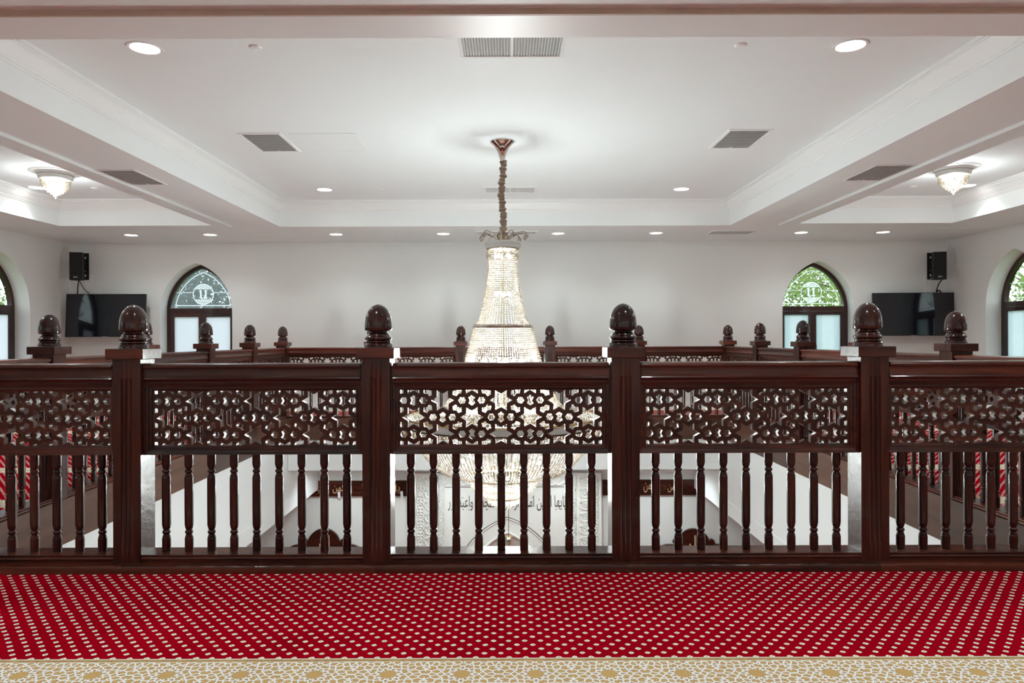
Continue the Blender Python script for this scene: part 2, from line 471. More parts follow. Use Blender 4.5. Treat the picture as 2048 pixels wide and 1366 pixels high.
def fill2d(name, polys, thick):
    """flat outlines with holes -> solid plate, outline x,y -> x,z ; thickness along y, centred"""
    cu = bpy.data.curves.new('tmp_outline', 'CURVE'); cu.dimensions = '2D'; cu.fill_mode = 'BOTH'; cu.extrude = thick / 2
    for p in polys:
        sp = cu.splines.new('POLY'); sp.points.add(len(p) - 1)
        for i, q in enumerate(p): sp.points[i].co = (q[0], q[1], 0, 1)
        sp.use_cyclic_u = True
    me = curve_mesh(name, cu)
    me.transform(Matrix.Rotation(PI / 2, 4, 'X'))
    return me

ARAB = {}
for ch, base, n in (('ا', 0xFE8D, 2), ('ب', 0xFE8F, 4), ('ج', 0xFE9D, 4), ('ح', 0xFEA1, 4), ('د', 0xFEA9, 2), ('ذ', 0xFEAB, 2), ('ر', 0xFEAD, 2),
                    ('س', 0xFEB1, 4), ('ع', 0xFEC9, 4), ('ك', 0xFED9, 4), ('ل', 0xFEDD, 4), ('م', 0xFEE1, 4), ('ن', 0xFEE5, 4), ('ه', 0xFEE9, 4), ('و', 0xFEED, 2), ('ي', 0xFEF1, 4)):
    ARAB[ch] = (base, n)

def shape_arabic(t):
    out = []
    for i, ch in enumerate(t):
        if ch not in ARAB: out.append(ch); continue
        base, n = ARAB[ch]
        prev = i > 0 and t[i - 1] in ARAB and ARAB[t[i - 1]][1] == 4
        nxt = i + 1 < len(t) and t[i + 1] in ARAB and n == 4
        out.append(chr(base + (3 if prev and nxt else 2 if nxt else 1 if prev else 0)))
    return ''.join(reversed(out))

def text_mesh(name, txt, width=None, height=None, thick=0.004, bold=0.0):
    cu = bpy.data.curves.new('tmp_outline', 'FONT'); cu.body = txt; cu.size = 1.0; cu.extrude = 0.0; cu.resolution_u = 3; cu.offset = bold
    me = curve_mesh(name, cu)
    if len(me.vertices) == 0: return me
    co = np.empty(len(me.vertices) * 3); me.vertices.foreach_get('co', co); co = co.reshape(-1, 3)
    mn, mx = co.min(0), co.max(0); sz = mx - mn
    sx = (width / sz[0]) if width else None; sy = (height / sz[1]) if height else None
    if sx is None: sx = sy
    if sy is None: sy = sx
    co[:, 0] = (co[:, 0] - (mn[0] + mx[0]) / 2) * sx
    co[:, 1] = (co[:, 1] - (mn[1] + mx[1]) / 2) * sy
    bm = bmesh.new(); bm.from_mesh(me)
    for v, p in zip(bm.verts, co): v.co = (p[0], 0.0, p[1])
    if thick:
        r = bmesh.ops.extrude_face_region(bm, geom=list(bm.faces))
        for g in r['geom']:
            if isinstance(g, bmesh.types.BMVert): g.co.y -= thick
    bmesh.ops.recalc_face_normals(bm, faces=bm.faces)
    bm.to_mesh(me); bm.free()
    return me

def beads_mesh(name, pts, rad, stretch=1.15):
    pts = np.asarray(pts, float); n = len(pts)
    rad = np.broadcast_to(np.asarray(rad, float), (n,))
    base = np.array([(1, 0, 0), (0, 1, 0), (-1, 0, 0), (0, -1, 0), (0, 0, stretch), (0, 0, -stretch)], float)
    ang = rng.uniform(0, PI / 2, n); ca, sa = np.cos(ang), np.sin(ang)
    v = np.empty((n, 6, 3))
    v[:, :, 0] = base[None, :, 0] * ca[:, None] - base[None, :, 1] * sa[:, None]
    v[:, :, 1] = base[None, :, 0] * sa[:, None] + base[None, :, 1] * ca[:, None]
    v[:, :, 2] = base[None, :, 2]
    v = v * rad[:, None, None] + pts[:, None, :]
    fb = np.array([(0, 1, 4), (1, 2, 4), (2, 3, 4), (3, 0, 4), (1, 0, 5), (2, 1, 5), (3, 2, 5), (0, 3, 5)])
    f = (fb[None] + (np.arange(n) * 6)[:, None, None]).reshape(-1, 3)
    me = bpy.data.meshes.new(name)
    me.vertices.add(n * 6); me.vertices.foreach_set('co', v.reshape(-1))
    me.loops.add(len(f) * 3); me.loops.foreach_set('vertex_index', f.reshape(-1).astype(np.int32))
    me.polygons.add(len(f)); me.polygons.foreach_set('loop_start', (np.arange(len(f)) * 3).astype(np.int32))
    me.update(calc_edges=True)
    return me

def resample(prof, step):
    p = np.asarray(prof, float)
    # smooth the polyline a little (Catmull-Rom)
    q = []
    for i in range(len(p) - 1):
        a = p[max(i - 1, 0)]; b = p[i]; c = p[i + 1]; d = p[min(i + 2, len(p) - 1)]
        for t in np.linspace(0, 1, 12, endpoint=False):
            q.append(0.5 * ((2 * b) + (-a + c) * t + (2 * a - 5 * b + 4 * c - d) * t * t + (-a + 3 * b - 3 * c + d) * t ** 3))
    q.append(p[-1]); q = np.array(q)
    seg = np.r_[0, np.cumsum(np.linalg.norm(np.diff(q, axis=0), axis=1))]
    s = np.arange(0, seg[-1], step)
    return np.c_[np.interp(s, seg, q[:, 0]), np.interp(s, seg, q[:, 1])]

def strands(prof, n, step, jitter=0.0005, twist=0.0):
    pr = resample(prof, step); out = []
    for k in range(n):
        a = 2 * PI * k / n
        for i, (r, z) in enumerate(pr):
            out.append((r * math.cos(a + twist * i), r * math.sin(a + twist * i), z))
    out = np.array(out)
    return out + rng.normal(0, jitter, out.shape)

def point_light(name, loc, watts, radius, parent=None, col=(0.91, 1.0, 1.0)):
    l = bpy.data.lights.new(name, 'POINT'); l.energy = watts; l.shadow_soft_size = radius; l.color = col
    o = bpy.data.objects.new(name, l); C.objects.link(o); o.location = loc
    if parent is not None: o.parent = parent
    return o

def spot_light(name, loc, watts, parent=None, angle=118, col=(0.85, 1.0, 1.02)):
    l = bpy.data.lights.new(name, 'SPOT'); l.energy = watts; l.shadow_soft_size = 0.07; l.color = col
    l.spot_size = math.radians(angle); l.spot_blend = 0.75
    o = bpy.data.objects.new(name, l); C.objects.link(o); o.location = loc
    if parent is not None: o.parent = parent
    return o

ORD = ['first', 'second', 'third', 'fourth', 'fifth', 'sixth']

# ------------------------------------------------------------------ the arch outline of every window
AW, AZ = 0.60, 2.455
AC, AR = 0.239, 0.839
ASP = AZ - math.sqrt(AR * AR - AC * AC)

def arch(hw, spring, c, z0, n=14, cx=0.0):
    """closed outline of a pointed opening, from the sill up"""
    R = hw + c; top = math.sqrt(R * R - c * c); a_end = math.atan2(top, c)
    right = [(cx - c + R * math.cos(a_end * i / n), spring + R * math.sin(a_end * i / n)) for i in range(n + 1)]
    left = [(2 * cx - x, z) for x, z in right[:-1]]
    return [(cx - hw, z0), (cx + hw, z0)] + right + list(reversed(left))

# ------------------------------------------------------------------ setting: floors
def box_struct(name, x0, x1, y0, y1, z0, z1, mat, label=None):
    b = MB(); b.box(x0, x1, y0, y1, z0, z1)
    return struct(b.build(name, mat), label)

e = 0.069
box_struct('floor_front', -WX, WX, BY, Y0 + e, -0.22, 0, 'carpet', 'red dotted carpet of the front gallery with gold border band')
box_struct('floor_left', -WX, XV - HALF + e, Y0 + e, Y1 - e, -0.22, 0, 'carpet', 'red dotted carpet of the left gallery')
box_struct('floor_right', XV + HALF - e, WX, Y0 + e, Y1 - e, -0.22, 0, 'carpet', 'red dotted carpet of the right gallery')
box_struct('floor_far', -WX, WX, Y1 - e, WY, -0.22, 0, 'carpet', 'red dotted carpet of the far gallery')
box_struct('floor_lower', -WX, WX, BY, WY, LOWZ - 0.1, LOWZ, 'carpet', 'carpet of the hall below')

# white downstand walls round the void, below the wooden fascia
for sgn, nm in ((-1, 'left'), (1, 'right')):
    xi = XV + sgn * (HALF - e - 0.012)
    xo = xi + sgn * 0.35
    b = MB(); b.box(min(xi, xo), max(xi, xo), Y0 + e, WY, -1.31, -0.22)
    w = struct(b.build('wall_void_' + nm, 'gloss'), 'white downstand wall below the %s gallery' % nm)
    b = MB(); xa, xb = sorted((xi, xi - sgn * 0.006)); b.box(xa, xb, Y0 + e, WY, -1.31, -1.112)
    b.build('lower_band', 'gloss', w)
b = MB(); b.box(XV - HALF + e + 0.02, XV + HALF - e - 0.02, Y1 - e + 0.012, WY, -0.70, -0.22)
struct(b.build('wall_void_far', 'gloss'), 'white downstand below the far gallery')
b = MB(); b.box(XV - HALF + e + 0.02, XV + HALF - e - 0.02, Y0 - 0.3, Y0 + e - 0.012, -1.31, -0.22)
struct(b.build('wall_void_front', 'gloss'), 'white downstand below the front gallery')

# ------------------------------------------------------------------ setting: walls with arched openings
RD = 0.25
WIN_SIDE_Y = [10.08, 6.2, 2.3]
WIN_FAR_X = [-5.19, 5.17]
def wall_plate(name, x0, x1, z0, z1, arches, thick):
    return fill2d(name, [[(x0, z0), (x1, z0), (x1, z1), (x0, z1)]] + arches, thick)
me = wall_plate('wall_far', -WX - RD, WX + RD, 0.0, ZT + 0.1, [arch(AW, ASP, AC, 0.12, cx=x) for x in WIN_FAR_X], RD)
wf = struct(link_obj('wall_far', me, 'wall'), 'warm white far wall with two arched windows'); wf.location = (0, WY + RD / 2, 0)
for sgn, nm in ((-1, 'left'), (1, 'right')):
    me = wall_plate('wall_' + nm, BY - RD, WY, 0.0, ZT + 0.1, [arch(AW, ASP, AC, 0.12, cx=y) for y in WIN_SIDE_Y], RD)
    me.transform(Matrix.Rotation(PI / 2, 4, 'Z'))
    o = struct(link_obj('wall_' + nm, me, 'wall'), 'warm white %s wall with arched windows' % nm)
    o.location = (sgn * (WX + RD / 2), 0, 0)
box_struct('wall_back', -WX, WX, BY - RD, BY, 0, ZT + 0.1, 'wall', 'plain wall behind the viewer')
box_struct('wall_lower_far', -WX - RD, WX + RD, WY + 0.022, WY + RD, LOWZ, 0.0, 'wall', 'white wall of the hall below, behind the prayer niche')
box_struct('wall_lower_left', -WX - RD, -WX, BY, WY, LOWZ, 0, 'wall')
box_struct('wall_lower_right', WX, WX + RD, BY, WY, LOWZ, 0, 'wall')
box_struct('wall_lower_back', -WX, WX, BY - RD, BY, LOWZ, 0, 'wall')
b = MB(); b.box(-WX, WX, WY - 0.018, WY, 0, 0.13); struct(b.build('baseboard_far', 'white'))
for sgn, nm in ((-1, 'left'), (1, 'right')):
    b = MB(); xa, xb = sorted((sgn * WX, sgn * (WX - 0.018))); b.box(xa, xb, BY, WY - 0.018, 0, 0.13)
    struct(b.build('baseboard_' + nm, 'white'))

# ------------------------------------------------------------------ setting: ceiling with three coffers
CIN = 3.157                                          # half width of the central coffer
CO = [(XV - CIN, XV + CIN, 3.66, 9.81), (-6.20, -4.09, 3.70, 9.68), (4.03, 6.15, 3.70, 9.68)]
b = MB()
q_ = 0.02
xs = [-WX, CO[1][0] - q_, CO[1][1] + q_, CO[0][0] - q_, CO[0][1] + q_, CO[2][0] - q_, CO[2][1] + q_, WX]
for i in range(7):
    x0, x1 = xs[i], xs[i + 1]
    if i == 1: ya, yb = CO[1][2:]
    elif i == 3: ya, yb = CO[0][2:]
    elif i == 5: ya, yb = CO[2][2:]
    else: b.box(x0, x1, BY, WY, ZS, ZS + 0.05); continue
    b.box(x0, x1, BY, ya - q_, ZS, ZS + 0.05); b.box(x0, x1, yb + q_, WY, ZS, ZS + 0.05)
struct(b.build('ceiling', 'ceil'), 'white soffit ceiling round the coffers')
CROWN = [(0, -0.155), (0.010, -0.155), (0.012, -0.140), (0.022, -0.136), (0.022, -0.124), (0.034, -0.112), (0.052, -0.072), (0.080, -0.042),
         (0.088, -0.040), (0.088, -0.028), (0.104, -0.026), (0.104, 0.0), (0, 0)]
for k, ((x0, x1, y0, y1), nm) in enumerate(zip(CO, ('central', 'left', 'right'))):
    t = struct(bpy.data.objects.new('ceiling_coffer_' + nm, None), 'recessed white %s ceiling coffer' % nm); C.objects.link(t)
    b = MB(); b.box(x0 - 0.05, x1 + 0.05, y0 - 0.05, y1 + 0.05, ZT, ZT + 0.05); b.build('coffer_panel', 'ceil', t)
    wid = 0.25 if k == 0 else 0.20
    b = MB(); b.ring_rect(x0, x1, y0, y1, [(0, ZD), (0, ZT), (-0.04, ZT), (-0.04, ZS), (-wid, ZS), (-wid, ZD)]); b.build('coffer_beam', 'gloss', t)
    b = MB(); b.ring_rect(x0, x1, y0, y1, [(d, ZT + z) for d, z in CROWN]); b.build('crown_moulding', 'white', t, smooth=28)
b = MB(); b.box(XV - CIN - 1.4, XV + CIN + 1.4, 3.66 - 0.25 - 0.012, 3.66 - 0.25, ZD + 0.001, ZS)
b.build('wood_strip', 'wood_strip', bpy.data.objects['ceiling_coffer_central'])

# ------------------------------------------------------------------ balustrade: newel posts
def flute_section(hw, depth, gw, gs):
    """outline of a square post with three shallow round-bottomed flutes in every face"""
    side = []
    for c in (-gs, 0, gs):
        for t in (-1, -0.6, 0, 0.6, 1):
            side.append((c + t * gw / 2, -hw + depth * math.sqrt(max(0, 1 - t * t))))
    out = []
    for k in range(4):
        a = k * PI / 2; ca, sa = math.cos(a), math.sin(a)
        pts = [(-hw, -hw)] + (side if k % 2 == 0 else [(q, -hw) for q, _ in side])
        out += [(x * ca - y * sa, x * sa + y * ca) for x, y in pts]
    return out

POST_Z = 0.037
def make_post():
    t = thing('newel_post', 'post', 'post')
    hw = 0.072
    sec = flute_section(hw, 0.007, 0.013, 0.0235); n = len(sec)
    zf0, zf1, ztop = 0.13 - POST_Z, 0.992 - POST_Z, 1.086 - POST_Z
    b = MB()
    def plain(p):   # same point pushed back out to the flat face
        x, y = p
        if abs(x) >= abs(y): x = math.copysign(hw, x)
        if abs(y) >= abs(x): y = math.copysign(hw, y)
        return x, y
    rings = [([plain(p) for p in sec], 0.0), ([plain(p) for p in sec], zf0), (sec, zf0 + 0.012), (sec, zf1 - 0.012), ([plain(p) for p in sec], zf1), ([plain(p) for p in sec], ztop)]
    v = []; f = []
    for pts, z in rings: v += [(x, y, z) for x, y in pts]
    for i in range(len(rings) - 1):
        for k in range(n):
            k2 = (k + 1) % n; f.append((i * n + k, i * n + k2, (i + 1) * n + k2, (i + 1) * n + k))
    f.append(tuple(reversed(range(n)))); f.append(tuple(5 * n + k for k in range(n)))
    b.add(v, f); b.build('shaft', 'wood_v', t, smooth=30)
    b = MB(); c = 0.0965; z0 = 1.086 - POST_Z; z1 = 1.141 - POST_Z; bv = 0.003
    for (r0, za), (r1, zb) in (((c - bv, z0), (c, z0 + bv)), ((c, z0 + bv), (c, z1 - bv)), ((c, z1 - bv), (c - bv, z1))):
        q = lambda r, z: [(-r, -r, z), (r, -r, z), (r, r, z), (-r, r, z)]
        b.add(q(r0, za) + q(r1, zb), [(i, (i + 1) % 4, 4 + (i + 1) % 4, 4 + i) for i in range(4)])
    r = c - bv
    b.add([(-r, -r, z1), (r, -r, z1), (r, r, z1), (-r, r, z1)], [(0, 1, 2, 3)])
    b.add([(-r, -r, z0), (r, -r, z0), (r, r, z0), (-r, r, z0)], [(3, 2, 1, 0)])
    b.build('cap', 'wood_red', t)
    S = 1 / 2604.0
    prof = [(190, 716), (190, 664), (186, 660), (165, 657), (160, 652), (168, 645), (171, 636), (166, 625), (160, 620), (170, 611), (180, 602), (184, 590), (180, 577),
            (168, 566), (160, 557), (156, 552), (154, 540), (148, 528), (132, 522), (122, 512), (122, 500), (140, 490), (172, 485), (182, 474), (184, 440), (182, 390),
            (177, 340), (170, 300), (160, 262), (146, 228), (128, 198), (106, 172), (80, 150), (52, 134), (24, 125), (0, 122)]
    b = MB(); b.lathe([(r * S, z1 + (718 - y) * S) for r, y in prof], seg=32)
    b.build('finial', 'wood_turned', t, smooth=45)
    return t

# ------------------------------------------------------------------ balustrade: one bay
BH = PITCH / 2 - 0.072                     # half clear length between posts
OX, OZ0, OZ1 = 0.525, 0.634, 0.920         # lattice opening

def clip_rect(poly, x0, x1, z0, z1):
    def cl(p, inside, inter):
        out = []
        for i in range(len(p)):
            a, b = p[i - 1], p[i]
            ia, ib = inside(a), inside(b)
            if ib:
                if not ia: out.append(inter(a, b))
                out.append(b)
            elif ia: out.append(inter(a, b))
        return out
    def ix(c): return lambda a, b: (c, a[1] + (b[1] - a[1]) * (c - a[0]) / (b[0] - a[0]))
    def iz(c): return lambda a, b: (a[0] + (b[0] - a[0]) * (c - a[1]) / (b[1] - a[1]), c)
    p = cl(poly, lambda q: q[0] >= x0, ix(x0)); p = cl(p, lambda q: q[0] <= x1, ix(x1)) if p else p
    p = cl(p, lambda q: q[1] >= z0, iz(z0)) if p else p; p = cl(p, lambda q: q[1] <= z1, iz(z1)) if p else p
    return p

def lattice_holes():
    a = 0.1757; k = a / 305.0
    zc = (OZ0 + OZ1) / 2
    star = [(R * math.cos(i * PI / 6), R * math.sin(i * PI / 6)) for i in range(12) for R in [(105 if i % 2 == 0 else 60.6) * k]]
    hexa = [(34 * k * math.cos(i * PI / 3), 34 * k * math.sin(i * PI / 3)) for i in range(6)]
    hour = [(x * k, y * k) for x, y in ((0, 49), (30, 27), (17, 0), (30, -27), (0, -49), (-30, -27), (-17, 0), (-30, 27))]
    def rot(p, t): return [(x * math.cos(t) - y * math.sin(t), x * math.sin(t) + y * math.cos(t)) for x, y in p]
    sx, sz = a * math.sqrt(3) / 2, a / 2
    holes = []
    def put(shape, cx, cz):
        p = [(x + cx, y + cz + zc) for x, y in shape]
        q = clip_rect(p, -OX - 0.006, OX + 0.006, OZ0 - 0.006, OZ1 + 0.006)
        if len(q) < 3: return
        ar = abs(sum(q[i - 1][0] * q[i][1] - q[i][0] * q[i - 1][1] for i in range(len(q)))) / 2
        if ar > 2e-5: holes.append(q)
    for i in range(-5, 6):
        for j in range(-3, 4):
            if (i + j) % 2 == 0: continue      # stars at (0, +-a/2), (+-sx, 0), ...
            cx, cz = i * sx, j * sz
            put(star, cx, cz)
            put(hour, cx, cz + a / 2)
            for s in (-1, 1):
                # edge midpoints to the two right-hand neighbours, axis along the edge
                ang = math.atan2(s * sz, sx)
                put(rot(hour, ang - PI / 2), cx + sx / 2, cz + s * sz / 2)
                put(hexa, cx + s * a / math.sqrt(3), cz)
    return holes

BAL = [(42, 148), (42.5, 252), (42, 262), (40, 263), (38.5, 274), (35.5, 288), (32.5, 297), (31, 298), (27.5, 302), (27.5, 309), (33, 311), (38, 317), (39.5, 327), (38, 337), (33, 343), (27, 346),
       (27, 353), (33, 355), (35, 361), (34, 368), (38, 370), (39, 376), (38, 382), (41, 384), (42.5, 392), (42.5, 402), (43, 640), (42.5, 862), (42, 872), (40, 874), (38, 890), (35, 902), (32, 909), (27.5, 912),
       (27.5, 919), (33, 921), (38, 927), (39.5, 938), (38, 949), (33, 955), (27, 958), (27, 964), (33, 966), (35, 972), (34, 979), (38, 981), (39, 987), (38, 993), (41, 995), (42.5, 1003), (42.5, 1010), (42, 1132)]

def make_bay():
    t = thing('railing_bay', 'bay', 'railing')
    # bottom rail
    half = [(-0.064, 0.079), (-0.0655, 0.076), (-0.0655, 0.0735), (-0.058, 0.0715), (-0.0655, 0.0685), (-0.0705, 0.064), (-0.0715, 0.058), (-0.068, 0.053), (-0.0635, 0.051), (-0.0635, 0.037)]
    prof = [(-y, z) for y, z in reversed(half)] + half
    b = MB(); b.extrude_x(prof, -BH, BH); b.build('bottom_rail', 'wood_red', t, smooth=35)
    # balusters
    z0, z1 = 0.079, 0.591
    pr = [(r * 0.0218 / 42.5, z1 + (148 - y) * (z1 - z0) / (1132 - 148)) for r, y in BAL]; pr.reverse()
    fl = [i for i, (r, z) in enumerate(pr) if 0.215 < z < 0.455]
    def mod(i, k): return 0.94 if (i in fl and k % 4 == 0) else 1.0
    b = MB(); b.lathe(pr, seg=24, mod=mod); me = b.mesh('baluster', 32)
    for k in range(9):
        o = link_obj('baluster', me, 'wood_turned', t); o.location = ((k - 4) * 0.1184, 0, 0)
    # frame round the lattice
    fp = [(0.0, -0.0165), (-0.009, -0.021), (-0.010, -0.028), (-0.020, -0.031), (-0.022, -0.039), (-0.034, -0.041), (-0.036, -0.047), (-0.0435, -0.048)]
    fp = fp + [(d, -y) for d, y in reversed(fp)]
    b = MB(); b.ring_rect(-OX, OX, OZ0, OZ1, fp, plane='xz'); fr = b.build('panel_frame', 'wood_h', t)
    # lattice
    plate = [(-OX - 0.016, OZ0 - 0.016), (OX + 0.016, OZ0 - 0.016), (OX + 0.016, OZ1 + 0.016), (-OX - 0.016, OZ1 + 0.016)]
    me = fill2d('lattice_panel', [plate] + lattice_holes(), 0.030)
    link_obj('lattice_panel', me, 'wood_lattice', t)
    # top rail: a plain core between the posts and the moulded handrail on it
    half = [(-0.044, 1.048), (-0.046, 1.044), (-0.046, OZ1 + 0.0435)]
    b = MB(); b.extrude_x([(-y, z) for y, z in reversed(half)] + half, -BH, BH); b.build('rail_core', 'wood_h', t)
    half = [(-0.048, 1.0625), (-0.058, 1.0605), (-0.0645, 1.055), (-0.067, 1.048), (-0.0655, 1.042), (-0.060, 1.0385), (-0.054, 1.0375), (-0.0535, 1.034), (-0.0535, 1.016), (-0.0555, 1.0),
            (-0.0575, 0.990), (-0.0625, 0.9885), (-0.0645, 0.985), (-0.0625, 0.9815), (-0.056, 0.980), (-0.052, 0.974), (-0.047, 0.970), (-0.047, 0.966)]
    b = MB(); b.extrude_x([(-y, z) for y, z in reversed(half)] + half, -BH + 0.012, BH - 0.012); b.build('top_rail', 'wood_red', t, smooth=35)
    return t

POST, BAY = make_post(), make_bay()
used = {'p': False, 'b': False}
def place(proto, key, loc, rz, label, group):
    o = proto if not used[key] else copy_tree(proto)
    used[key] = True
    o.location = loc; o.rotation_euler = (0, 0, rz)
    o['label'] = label; o['group'] = group
    return o

G1, G2 = 'newel posts round the void', 'railing bays round the void'
for i in range(6):
    x = XV + (i - 2.5) * PITCH
    if i in (0, 5):
        lab = 'front corner newel post of the railing at far %s of the near row' % ('left' if i == 0 else 'right')
    else:
        lab = 'large near-row mahogany newel post with acorn finial, %s from the left' % ORD[i - 1]
    place(POST, 'p', (x, Y0, POST_Z), 0, lab, G1)
    place(POST, 'p', (x, Y1, POST_Z), PI, 'small far-row newel post with acorn finial, %s from the left' % ORD[i], G1)
for sgn, nm in ((-1, 'left'), (1, 'right')):
    for i in range(1, 5):
        place(POST, 'p', (XV + sgn * HALF, Y0 + i * PITCH, POST_Z), 0, '%s-side newel post with acorn finial, %s behind the near railing' % (nm, ORD[i - 1]), G1)
for i in range(5):
    x = XV + (i - 2) * PITCH
    place(BAY, 'b', (x, Y0, 0), 0, ['near railing bay at the left edge of the picture', 'near railing bay left of the chandelier, star lattice over nine balusters',
          'middle near railing bay with the chandelier behind its star lattice', 'near railing bay right of the chandelier, star lattice over nine balusters',
          'near railing bay at the right edge of the picture'][i], G2)
    place(BAY, 'b', (x, Y1, 0), PI, 'far railing bay across the void, %s from the left' % ORD[i], G2)
for sgn, nm in ((-1, 'left'), (1, 'right')):
    for i in range(5):
        place(BAY, 'b', (XV + sgn * HALF, Y0 + (i + 0.5) * PITCH, 0), -sgn * -PI / 2, '%s-side railing bay running away from viewer, %s from the near end' % (nm, ORD[i]), G2)

# plinth boards under the railing and fascia boards facing the void
pl = [(-0.127, 0.0), (-0.127, 0.027), (-0.125, 0.033), (-0.120, 0.0365), (-0.112, 0.037), (0.078, 0.037), (0.078, 0.0)]
mp = MB(); mp.extrude_x(pl, -PITCH / 2 + 0.0007, PITCH / 2 - 0.0007); me_pl = mp.mesh('plinth_board', 35)
mf = MB(); mf.extrude_x([(0.0695, 0.052), (0.0695, -0.262), (0.073, -0.265), (0.086, -0.265), (0.089, -0.262), (0.089, 0.049), (0.086, 0.052)], -PITCH / 2 + 0.0007, PITCH / 2 - 0.0007); me_fa = mf.mesh('fascia_board')
k = 0
for nm, fn in (('front', lambda i: ((XV + (i - 2) * PITCH, Y0, 0), 0)), ('far', lambda i: ((XV + (i - 2) * PITCH, Y1, 0), PI)),
               ('left', lambda i: ((XV - HALF, Y0 + (i + .5) * PITCH, 0), -PI / 2)), ('right', lambda i: ((XV + HALF, Y0 + (i + .5) * PITCH, 0), PI / 2))):
    k += 1
    t = struct(bpy.data.objects.new('trim_%d' % k, None), 'mahogany plinth and fascia boards under the %s railing' % nm); C.objects.link(t)
    for i in range(5):
        loc, rz = fn(i)
        for n2, m2, mt in (('plinth_board', me_pl, 'wood_red'), ('fascia_board', me_fa, 'wood_fascia')):
            o = link_obj(n2, m2, mt, t); o.location = loc; o.rotation_euler = (0, 0, rz)

# ------------------------------------------------------------------ chandelier in the void
CX, CYY = XV - 0.012, 6.86
def zc(y): return H + (676 - y) / 204.1
ch = thing('crystal_chandelier', 'huge tiered crystal chandelier hanging through the void', 'chandelier', (CX, CYY, 0))
b = MB(); ztop = ZT
b.lathe([(0.118, ztop), (0.120, ztop - 0.008), (0.112, ztop - 0.016), (0.088, ztop - 0.035), (0.062, ztop - 0.07), (0.042, ztop - 0.115), (0.030, ztop - 0.165), (0.026, ztop - 0.195), (0.0, ztop - 0.195)], 36)
b.build('ceiling_canopy', 'nickel', ch, smooth=40)
pts = []; rad = []
zt, zb = ztop - 0.19, zc(480)
for i in range(120):
    f = i / 119; z = zt + (zb - zt) * f
    pts.append((0.010 * math.sin(f * 9 + 1) + 0.004 * math.sin(f * 40), 0.008 * math.cos(f * 11), z))
    rad.append(0.031 + 0.005 * math.sin(f * 75) + 0.004 * math.sin(f * 133 + 1) + rng.normal(0, 0.002))
b = MB(); b.tube(pts, rad, 14); b.build('chain_sleeve', 'sleeve', ch, smooth=60)
# crown sprays above the top ring
b = MB(); drops = []
for i in range(10):
    a = 2 * PI * i / 10 + 0.2
    rr = 0.205 + 0.03 * math.sin(i * 2.3)
    p = [(r * math.cos(a), r * math.sin(a), z) for r, z in ((0.05, zc(483)), (0.08, zc(476)), (0.13, zc(468) + 0.01 * math.sin(i)), (rr, zc(466)), (rr + 0.02, zc(470)))]
    b.tube(p, 0.004, 5); drops.append((p[-1][0], p[-1][1], p[-1][2] - 0.022))
    p = [(r * math.cos(a + .3), r * math.sin(a + .3), z) for r, z in ((0.03, zc(484)), (0.06, zc(472)), (0.04, zc(466)))]
    b.tube(p, 0.005, 5)
b.lathe([(0.0, zc(481)), (0.05, zc(481)), (0.055, zc(483.5)), (0.0, zc(483.5))], 24)
b.build('crown_scrolls', 'darkmetal', ch)
link_obj('crown_drops', beads_mesh('crown_drops', drops, 0.026, 1.3), 'crystal', ch)
b = MB(); b.lathe([(0.150, zc(483.5)), (0.166, zc(484)), (0.175, zc(487)), (0.178, zc(491)), (0.174, zc(495)), (0.160, zc(497.5)), (0.14, zc(497.5)), (0.150, zc(483.5))], 40, cap=False)
b.build('top_ring', 'pebble', ch, smooth=60)
def gold_ring(name, r, z, h=0.02, w=0.012, mat='brass'):
    b = MB(); b.lathe([(r - w, z), (r, z), (r + 0.002, z + h * .5), (r, z + h), (r - w, z + h), (r - w, z)], 64, cap=False); return b.build(name, mat, ch, smooth=50)
gold_ring('hoop', 0.150, zc(499.5), 0.008)
def tier(name, prof, n, step, rad, **kw):
    p = strands(prof, n, step, **kw)
    o = link_obj(name, beads_mesh(name, p, rad), 'crystal', ch); o['kind'] = 'stuff'; return o
tier('top_fringe', [(0.153, zc(499)), (0.156, zc(508)), (0.152, zc(517))], 54, 0.017, 0.0085)
tier('neck_strands', [(0.146, zc(500)), (0.143, zc(530)), (0.152, zc(560)), (0.180, zc(592)), (0.212, zc(624)), (0.235, zc(640)), (0.285, zc(651))], 52, 0.0215, 0.0088)
o = gold_ring('ring_band', 0.298, zc(655), 0.026, 0.012, 'nickel')
tent = [(0.290, zc(656)), (0.318, zc(680)), (0.355, zc(708)), (0.385, zc(732)), (0.44, zc(762)), (0.52, zc(795)), (0.62, zc(818)), (0.76, zc(830)), (0.93, 0.44)]
tier('tent_strands', tent, 92, 0.0215, 0.0094)
tier('tent_inner_strands', [(r * 0.93, z - 0.01) for r, z in tent[4:]], 70, 0.02, 0.009)
b = MB(); b.lathe([(0.945, 0.352), (0.957, 0.356), (0.960, 0.384), (0.957, 0.412), (0.945, 0.416), (0.93, 0.416), (0.93, 0.352), (0.945, 0.352)], 96, cap=False); b.build('main_ring_band', 'pebble', ch, smooth=50)
gold_ring('main_ring_rim', 0.962, 0.416, 0.016, 0.03)
gold_ring('main_ring_lower_rim', 0.955, 0.340, 0.012, 0.03, 'darkmetal')
basket = [(0.945, 0.34), (0.88, 0.22), (0.77, 0.06), (0.66, -0.055), (0.53, -0.125), (0.36, -0.165)]
tier('basket_strands', basket, 140, 0.0215, 0.0100)
tier('ring_fringe', [(0.965, 0.338), (0.966, 0.28)], 150, 0.018, 0.009)
gold_ring('basket_hoop', 0.36, -0.180, 0.014)
lower = [(0.352, -0.175), (0.325, -0.24), (0.275, -0.30), (0.20, -0.345), (0.16, -0.355)]
tier('lower_basket_strands', lower, 72, 0.0195, 0.0092)
gold_ring('lower_hoop', 0.165, -0.372, 0.014)
